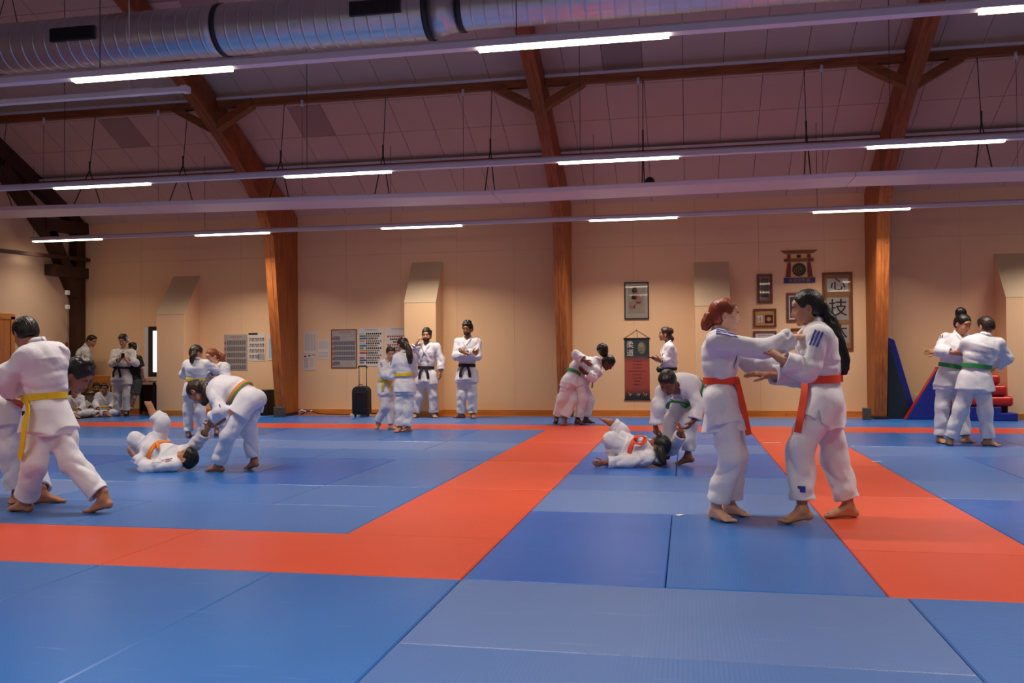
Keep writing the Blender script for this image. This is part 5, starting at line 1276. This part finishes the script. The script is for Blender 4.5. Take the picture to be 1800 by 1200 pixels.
txt('SHUKOKAI KARATE', 2.5, 1.885, y, .03, M['paper'], e, sx=.8); flat(2.36, 2.46, 1.70, 1.82, y, .001, M['paper'], 'crest_card', e)
for k in range(4): flat(2.37+k*.022, 2.382+k*.022, 1.71, 1.80-.01*(k % 2), y-.001, .001, M['ink_orange' if k % 2 else 'ink_blue'], 'crest_mark', e)
flat(2.50, 2.64, 1.68, 1.83, y, .001, M['ink'], 'badge_card', e); circle(2.57, 1.755, .055, y-.002, M['redpaint'], e, 'badge_ring'); circle(2.57, 1.755, .035, y-.003, M['mount'], e, 'badge_centre')
e = framed(2.30, 2.70, 1.20, 1.54, .03, M['frame_brown'], 'brown framed diploma below the crest frame, half hidden by a sleeve')
txt('SHUKOKAI KARATE', 2.5, 1.46, y, .034, M['ink_grey'], e, sx=.8); txt('谷派空手道', 2.5, 1.38, y, .05, M['ink'], e)
e = framed(2.88, 3.20, 1.70, 2.22, .04, M['frame_brown'], 'brown framed photo behind the head of the long haired girl', mount=M['paper']); flat(2.94, 3.14, 1.77, 2.15, y, .001, mat('photo_blue', hexc('2E3A5A'), .6, var=(9, .5)), 'photo', e)
e = framed(2.95, 3.24, 1.24, 1.58, .03, M['frame_brown'], 'small brown frame behind the gripping hands', mount=M['mount'])
# torii emblem
e = wall_thing('torii_emblem', 3.1, 2.7, 'dark red gate shaped emblem with fist badge and blue base', 'emblem')
yy0, yy1 = YW-.022, YW-.002
def plate(poly, name, m, d=0, parent=e):
    q = MB(); q.prism_y(poly[::-1] if sum((b[0]-a[0])*(b[1]+a[1]) for a, b in zip(poly, poly[1:]+poly[:1])) > 0 else poly, yy0-d, yy1); return q.build(name, m, parent)
plate([(2.785, 2.985), (3.43, 2.985), (3.36, 2.93), (3.30, 2.915), (2.92, 2.915), (2.85, 2.93)], 'top_border', M['gold'])
plate([(2.80, 2.975), (3.415, 2.975), (3.36, 2.932), (2.855, 2.932)], 'top_beam', M['redpaint'], .006)
plate([(2.84, 2.955), (3.375, 2.955), (3.37, 2.951), (2.845, 2.951)], 'beam_line', M['gold'], .008)
for sx in (-1, 1):
    c_ = 3.105
    plate([(c_+sx*.145, 2.912), (c_+sx*.195, 2.912), (c_+sx*.205, 2.845), (c_+sx*.145, 2.845)], 'upper_post', M['redpaint'])
    plate([(c_+sx*.14, 2.77), (c_+sx*.20, 2.77), (c_+sx*.238, 2.50), (c_+sx*.145, 2.50)], 'post_border', M['gold'])
    plate([(c_+sx*.145, 2.766), (c_+sx*.195, 2.766), (c_+sx*.230, 2.505), (c_+sx*.150, 2.505)], 'gate_post', M['redpaint'], .006)
plate([(3.07, 2.9), (3.14, 2.9), (3.14, 2.855), (3.07, 2.855)], 'centre_block', M['ink'])
plate([(2.845, 2.84), (3.365, 2.84), (3.365, 2.775), (2.845, 2.775)], 'cross_border', M['gold'])
plate([(2.855, 2.832), (3.355, 2.832), (3.355, 2.783), (2.855, 2.783)], 'cross_beam', M['redpaint'], .006)
txt('SHUKOKAI', 3.105, 2.808, yy0-.007, .062, M['gold'], e, sx=1.0)
circle(3.105, 2.635, .125, yy0, M['gold'], e, 'badge_rim'); circle(3.105, 2.635, .115, yy0-.002, mat('badge_green', hexc('15241E'), .5), e, 'badge_disc')
q = MB(); fy = yy0-.006
for i, fx in enumerate((-.062, -.024, .014, .052)):
    w3, top = .016, (.045, .07, .068, .045)[i]; x_ = 3.105+fx
    q.tube([(x_-w3, fy, 2.635-.03), (x_-w3, fy, 2.635+top-.015), (x_, fy, 2.635+top), (x_+w3, fy, 2.635+top-.015), (x_+w3, fy, 2.635-.02)], .0035, 6)
q.tube([(3.02, fy, 2.61), (3.05, fy, 2.585), (3.09, fy, 2.60), (3.13, fy, 2.575), (3.17, fy, 2.60)], .0035, 6)
q.tube([(3.105-.095, fy, 2.64), (3.02, fy, 2.60), (3.07, fy, 2.565), (3.12, fy, 2.55)], .0035, 6); q.build('fist_outline', M['gold'], e)
plate([(2.84, 2.49), (3.38, 2.49), (3.38, 2.395), (2.84, 2.395)], 'base_board', M['navy'])
txt('谷派空手道', 3.105, 2.44, yy0-.001, .068, M['gold'], e, sx=1.1)
# calligraphy frame
e = framed(3.50, 4.01, 1.18, 2.57, .035, M['frame_brown'], 'tall brown frame with three bold black calligraphy characters', mount=M['mount'])
for ch, z0_, z1_ in (('心', 2.22, 2.46), ('技', 1.72, 2.12), ('体', 1.31, 1.63)):
    flat(3.58, 3.94, z0_, z1_, y, .001, M['paper'], 'calligraphy_sheet', e); txt(ch, 3.76, (z0_+z1_)/2, y-.0015, min(.33, (z1_-z0_)*1.0), M['ink'], e, 'brush_character', sx=1.15 if z1_-z0_ < .3 else 1, ext=.003)
flat(3.54, 3.97, 1.215, 2.535, YW-.022, .002, M['glaze'], 'glass', e)

# rolling suitcase
sx0 = at(636, 727, 11.75); X_, Y_ = sx0[0], 11.75
e = empty('rolling_suitcase', (X_, Y_, 0), 'black cabin suitcase with raised handle standing against the wall', 'suitcase')
q = MB(); n = 28; hw, hz, r_ = .165, .27, .11; prof = []
for k in range(n):
    a = 2*pi*k/n; cx = (hw-r_)*(1 if cos(a) > 0 else -1); top = sin(a) > 0; cz = (hz-(r_ if top else .05))*(1 if top else -1); rr = r_ if top else .05
    prof.append((X_+((hw-rr)*(1 if cos(a) > 0 else -1))+rr*cos(a), .31+cz+rr*sin(a)))
q.prism_y(prof, Y_-.10, Y_+.10); q.build('shell', M['black'], e, bevel=.02)
q = MB(); q.prism_y([(X_+(x_-X_)*.78, .28+(z_-.31)*.7) for x_, z_ in prof], Y_-.125, Y_-.09); q.build('front_pocket', M['blackgloss'], e, bevel=.008)
q = MB()
for s_ in (-1, 1): q.tube([(X_+s_*.075, Y_+.06, .55), (X_+s_*.075, Y_+.06, .93)], .008, 8)
q.build('handle_tubes', M['wire'], e); q = MB(); q.tube([(X_-.085, Y_+.06, .92), (X_-.075, Y_+.06, .955), (X_+.075, Y_+.06, .955), (X_+.085, Y_+.06, .92)], .016, 10); q.build('grip', M['black'], e)
for s_ in (-1, 1):
    q = MB(); q.tube([(X_+s_*.13-.012, Y_, .03), (X_+s_*.13+.012, Y_, .03)], .03, 14); q.build('wheel', M['blackgloss'], e)
q = MB(); q.tube([(X_-.04, Y_-.06, .585), (X_-.03, Y_-.06, .61), (X_+.03, Y_-.06, .61), (X_+.04, Y_-.06, .585)], .008, 8); q.build('carry_handle', M['black'], e)
# black speaker box left of frame 1, grey socket box at its foot
a_, b_2 = at(430, 724, 11.9), at(472, 724, 11.9)
e = empty('speaker_box', ((a_[0]+b_2[0])/2, 11.9, 0), 'black box speaker standing left of the orange glulam frame', 'speaker')
q = MB(); q.box((a_[0]-.1, 11.85, 0.0), (b_2[0], 12.2, .50)); q.build('cabinet', M['black'], e, bevel=.012)
q = MB(); q.box((a_[0]-.07, 11.835, .04), (b_2[0]-.03, 11.849, .46)); q.build('grille', M['blackgloss'], e)
q = MB(); q.box((-6.62, 11.45, 0), (-6.44, 11.62, .19)); o_b = q.build('socket_box', M['grey_box'], bevel=.008, label='small grey box on the floor at the foot of the orange frame', cat='box')
q = MB(); q.tube(smooth_path([(-6.3, 12.0, .02), (-6.1, 11.95, .09), (-5.9, 12.05, .03), (-5.4, 12.1, .02), (-4.9, 12.0, .05), (-4.6, 12.1, .02)], 5), .012, 8); q.build('cable', M['wire'], label='thin dark cable running along the baseboard', cat='cable')
q = MB(); q.prism_x([(11.88, 0), (11.96, 0), (11.96, .045), (11.9, .05)], -5.25, -4.85); q.build('power_strip', M['white'], bevel=.005, label='white power strip lying at the foot of the wall', cat='power strip')
q = MB(); q.tube(smooth_path([(-6.33, 11.95, .05), (-6.25, 11.9, .11), (-6.15, 11.98, .06), (-6.05, 11.93, .1)], 5), .014, 8); q.build('plug_bundle', M['white'], label='white plug and cable bundle beside the orange frame', cat='plug')
q = MB(); q.box((4.02, 11.55, 0), (4.14, 11.7, .2)); q.build('socket_box', M['grey_box'], bevel=.008, label='narrow grey box at the foot of the right orange frame', cat='box')
# crash mats at the right
e = empty('folded_mat', (4.7, 12.1, 0), 'dark blue mat leaning upright beside the right orange frame', 'crash mat')
q = MB(); q.prism_y([(4.50, 0), (4.98, 0), (4.62, 1.35), (4.50, 1.40)], 12.0, 12.12); q.build('cover', M['bluevinyl'], e, bevel=.01)
q = MB(); q.prism_y([(4.47, 0), (4.86, 0), (4.52, 1.3), (4.47, 1.3)], 11.9, 11.99); q.build('lining', M['darkvinyl'], e, bevel=.01)
e = empty('wedge_mat', (5.1, 11.78, 0), 'blue vinyl wedge mat standing on end, left of the green belt pair', 'wedge mat')
q = MB(); q.prism_y([(4.72, 0), (5.42, 0), (5.42, .87), (5.24, .87)], 11.7, 11.86); q.build('cover', M['bluevinyl'], e, bevel=.015)
q = MB(); q.prism_y([(4.712, .008), (4.718, 0), (5.238, .87), (5.232, .876)], 11.705, 11.85); q.build('edge_band', M['redvinyl'], e)
q = MB(); q.box((5.22, 11.72, .871), (5.40, 11.84, .883)); q.build('top_band', M['redvinyl'], e)
e = empty('foam_step', (6.0, 11.8, 0), 'blue foam steps under the stack of red mats', 'foam step')
q = MB(); q.prism_y([(5.55, 0), (6.37, 0), (6.37, .13), (6.12, .13), (6.12, .23), (5.55, .23)], 11.45, 12.2); q.build('cover', M['bluevinyl'], e, bevel=.015)
zz = .235
for i, (a0, a1, hh_) in enumerate(((5.5, 6.33, .17), (5.5, 6.26, .18), (5.5, 6.18, .17), (5.5, 6.08, .16))):
    q = MB(); q.box((a0, 11.5, zz), (a1-.02*i, 12.15, zz+hh_)); 
    q.sm = [True]*len(q.sm); q.build('gym_mat', M['redvinyl'], bevel=.06, label='red vinyl mat in the stack behind the green belt pair, %s' % ('lowest', 'second from bottom', 'third from bottom', 'topmost')[i], cat='mat', group='stacked red mats'); zz += hh_+.002
q = MB(); q.box((5.02, YW-.03, .28), (5.12, YW-.001, .40)); q.build('wall_socket', M['white'], bevel=.004, label='white socket low on the wall left of the blue wedge', cat='socket')
# table by the window
e = empty('side_table', (-9.75, 12.0, 0), 'dark side table under the bright window', 'table')
q = MB(); q.box((-10.0, 11.75, .66), (-9.3, 12.3, .70)); q.build('table_top', mat('table_top', hexc('7B6A5C'), .5), e)
for lx_, ly_ in ((-9.95, 11.8), (-9.35, 11.8), (-9.95, 12.25), (-9.35, 12.25)):
    q = MB(); q.box((lx_-.02, ly_-.02, 0), (lx_+.02, ly_+.02, .66)); q.build('leg', M['black'], e)
flat(-9.93, -9.37, .05, .6, 12.28, .01, M['dark_and_unlit_timber'], 'back_panel', e)
q = MB(); q.box((-9.92, 11.8, .702), (-9.7, 12.0, .74)); q.build('folded_towel', M['paper'], bevel=.012, label='white folded cloth lying on the table by the window', cat='towel')
# chairs behind the seated children (dark backs)
e = empty('stacking_chair', (-10.62, 11.75, 0), 'dark wooden chair with tan back behind the seated children', 'chair')
q = MB(); q.box((-10.85, 11.6, .42), (-10.42, 11.97, .46)); q.build('seat', M['dark_and_unlit_timber'], e, bevel=.01)
q = MB(); q.box((-10.85, 11.95, .58), (-10.42, 11.98, .80)); q.build('backrest', M['base_wood'], e, bevel=.01)
for lx_, ly_, h_ in ((-10.83, 11.62, .42), (-10.44, 11.62, .42), (-10.83, 11.965, .8), (-10.44, 11.965, .8)):
    q = MB(); q.tube([(lx_, ly_, 0), (lx_, ly_, h_)], .014, 8); q.build('leg', M['black'], e)
# door_1 in the left wall, red sign
e = empty('door_1', (XL, 9.6, 0), 'orange wooden door in the left wall', None, None, 'structure')
q = MB(); q.box((XL+.001, 8.75, 0), (XL+.03, 10.42, 1.90)); q.build('door_leaf', M['door_wood'], e)
q = MB(); q.box((XL+.001, 10.42, 0), (XL+.045, 10.52, 1.95)); q.box((XL+.001, 8.65, 1.9), (XL+.045, 10.52, 2.0)); q.box((XL+.001, 8.65, 0), (XL+.045, 8.75, 1.9)); q.build('door_frame', M['base_wood'], e)
q = MB(); q.tube([(XL+.03, 10.3, 1.0), (XL+.08, 10.3, 1.0), (XL+.08, 10.18, 1.0)], .01, 8); q.build('door_handle', M['white'], e)
q = MB(); q.box((XL+.001, 11.98, 1.38), (XL+.012, 12.04, 1.49), 0); q.box((XL+.012, 11.99, 1.38), (XL+.014, 12.03, 1.43), 1)
q.build('fire_sign', [M['ink_red'], M['ink_blue']], label='tiny red and blue sign on the left gable wall', cat='sign')
for i, (px_, py_) in enumerate(((117, 514), (129, 539))):
    p = at(px_, py_, 11.7); q = MB(); q.box((XL+.245, p[1]-.06, p[2]-.05), (XL+.31, p[1]+.02, p[2]+.04)); q.build('spot_lamp', M['white'], bevel=.01, label='tiny white fixture on the dark brace, %s' % ('upper one', 'lower one')[i], cat='fixture')
# white sensors under the upper purlin, with their thin drop wires
for px_ in (77, 278, 531, 814, 1122, 1445, 1787):
    p = at(px_, 180, 9.22)
    q = MB(); q.tube([(p[0], 9.22, 5.32), (p[0], 9.22, 5.22)], .022, 10); s_ = q.build('wire_anchor', M['white'], label=None)
    tag(s_, 'white wire anchor under the upper purlin, %s' % {77: 'at the far left', 278: 'first left of the leftmost orange frame', 531: 'first right of the leftmost orange frame', 814: 'left of the middle orange frame', 1122: 'right of the middle orange frame', 1445: 'left of the right orange frame', 1787: 'at the right edge'}[px_], 'anchor', 'wire anchors under the upper purlin')
    q = MB(); q.tube([(p[0], 9.22, 5.22), (p[0], 9.22, 3.7)], .003, 5); q.build('drop_wire', M['wire'], s_)
# scrap of white tape on the mats
for i, (px_, py_, w_, rz_) in enumerate(((1357, 778, .22, .1), (1541, 811, .1, .2), (1195, 905, .06, .8))):
    p = at_z(px_, py_, .003); q = MB(); c_, s_2 = cos(rz_), sin(rz_)
    q.add([(p[0]+c_*a-s_2*b, p[1]+s_2*a+c_*b, .003+z_) for z_ in (0, .002) for a, b in ((-w_/2, -.02), (w_/2, -.015), (w_/2*.9, .02), (-w_/2*.8, .018))], [(0, 3, 2, 1), (4, 5, 6, 7), (0, 1, 5, 4), (1, 2, 6, 5), (2, 3, 7, 6), (3, 0, 4, 7)])
    q.build('tape_scrap', M['paper'], label=('longest scrap of white tape on the far end of the right red lane', 'short white tape scrap at the right edge of the red lane', 'tiny white scrap at the joint of two blue mats')[i], cat='tape')
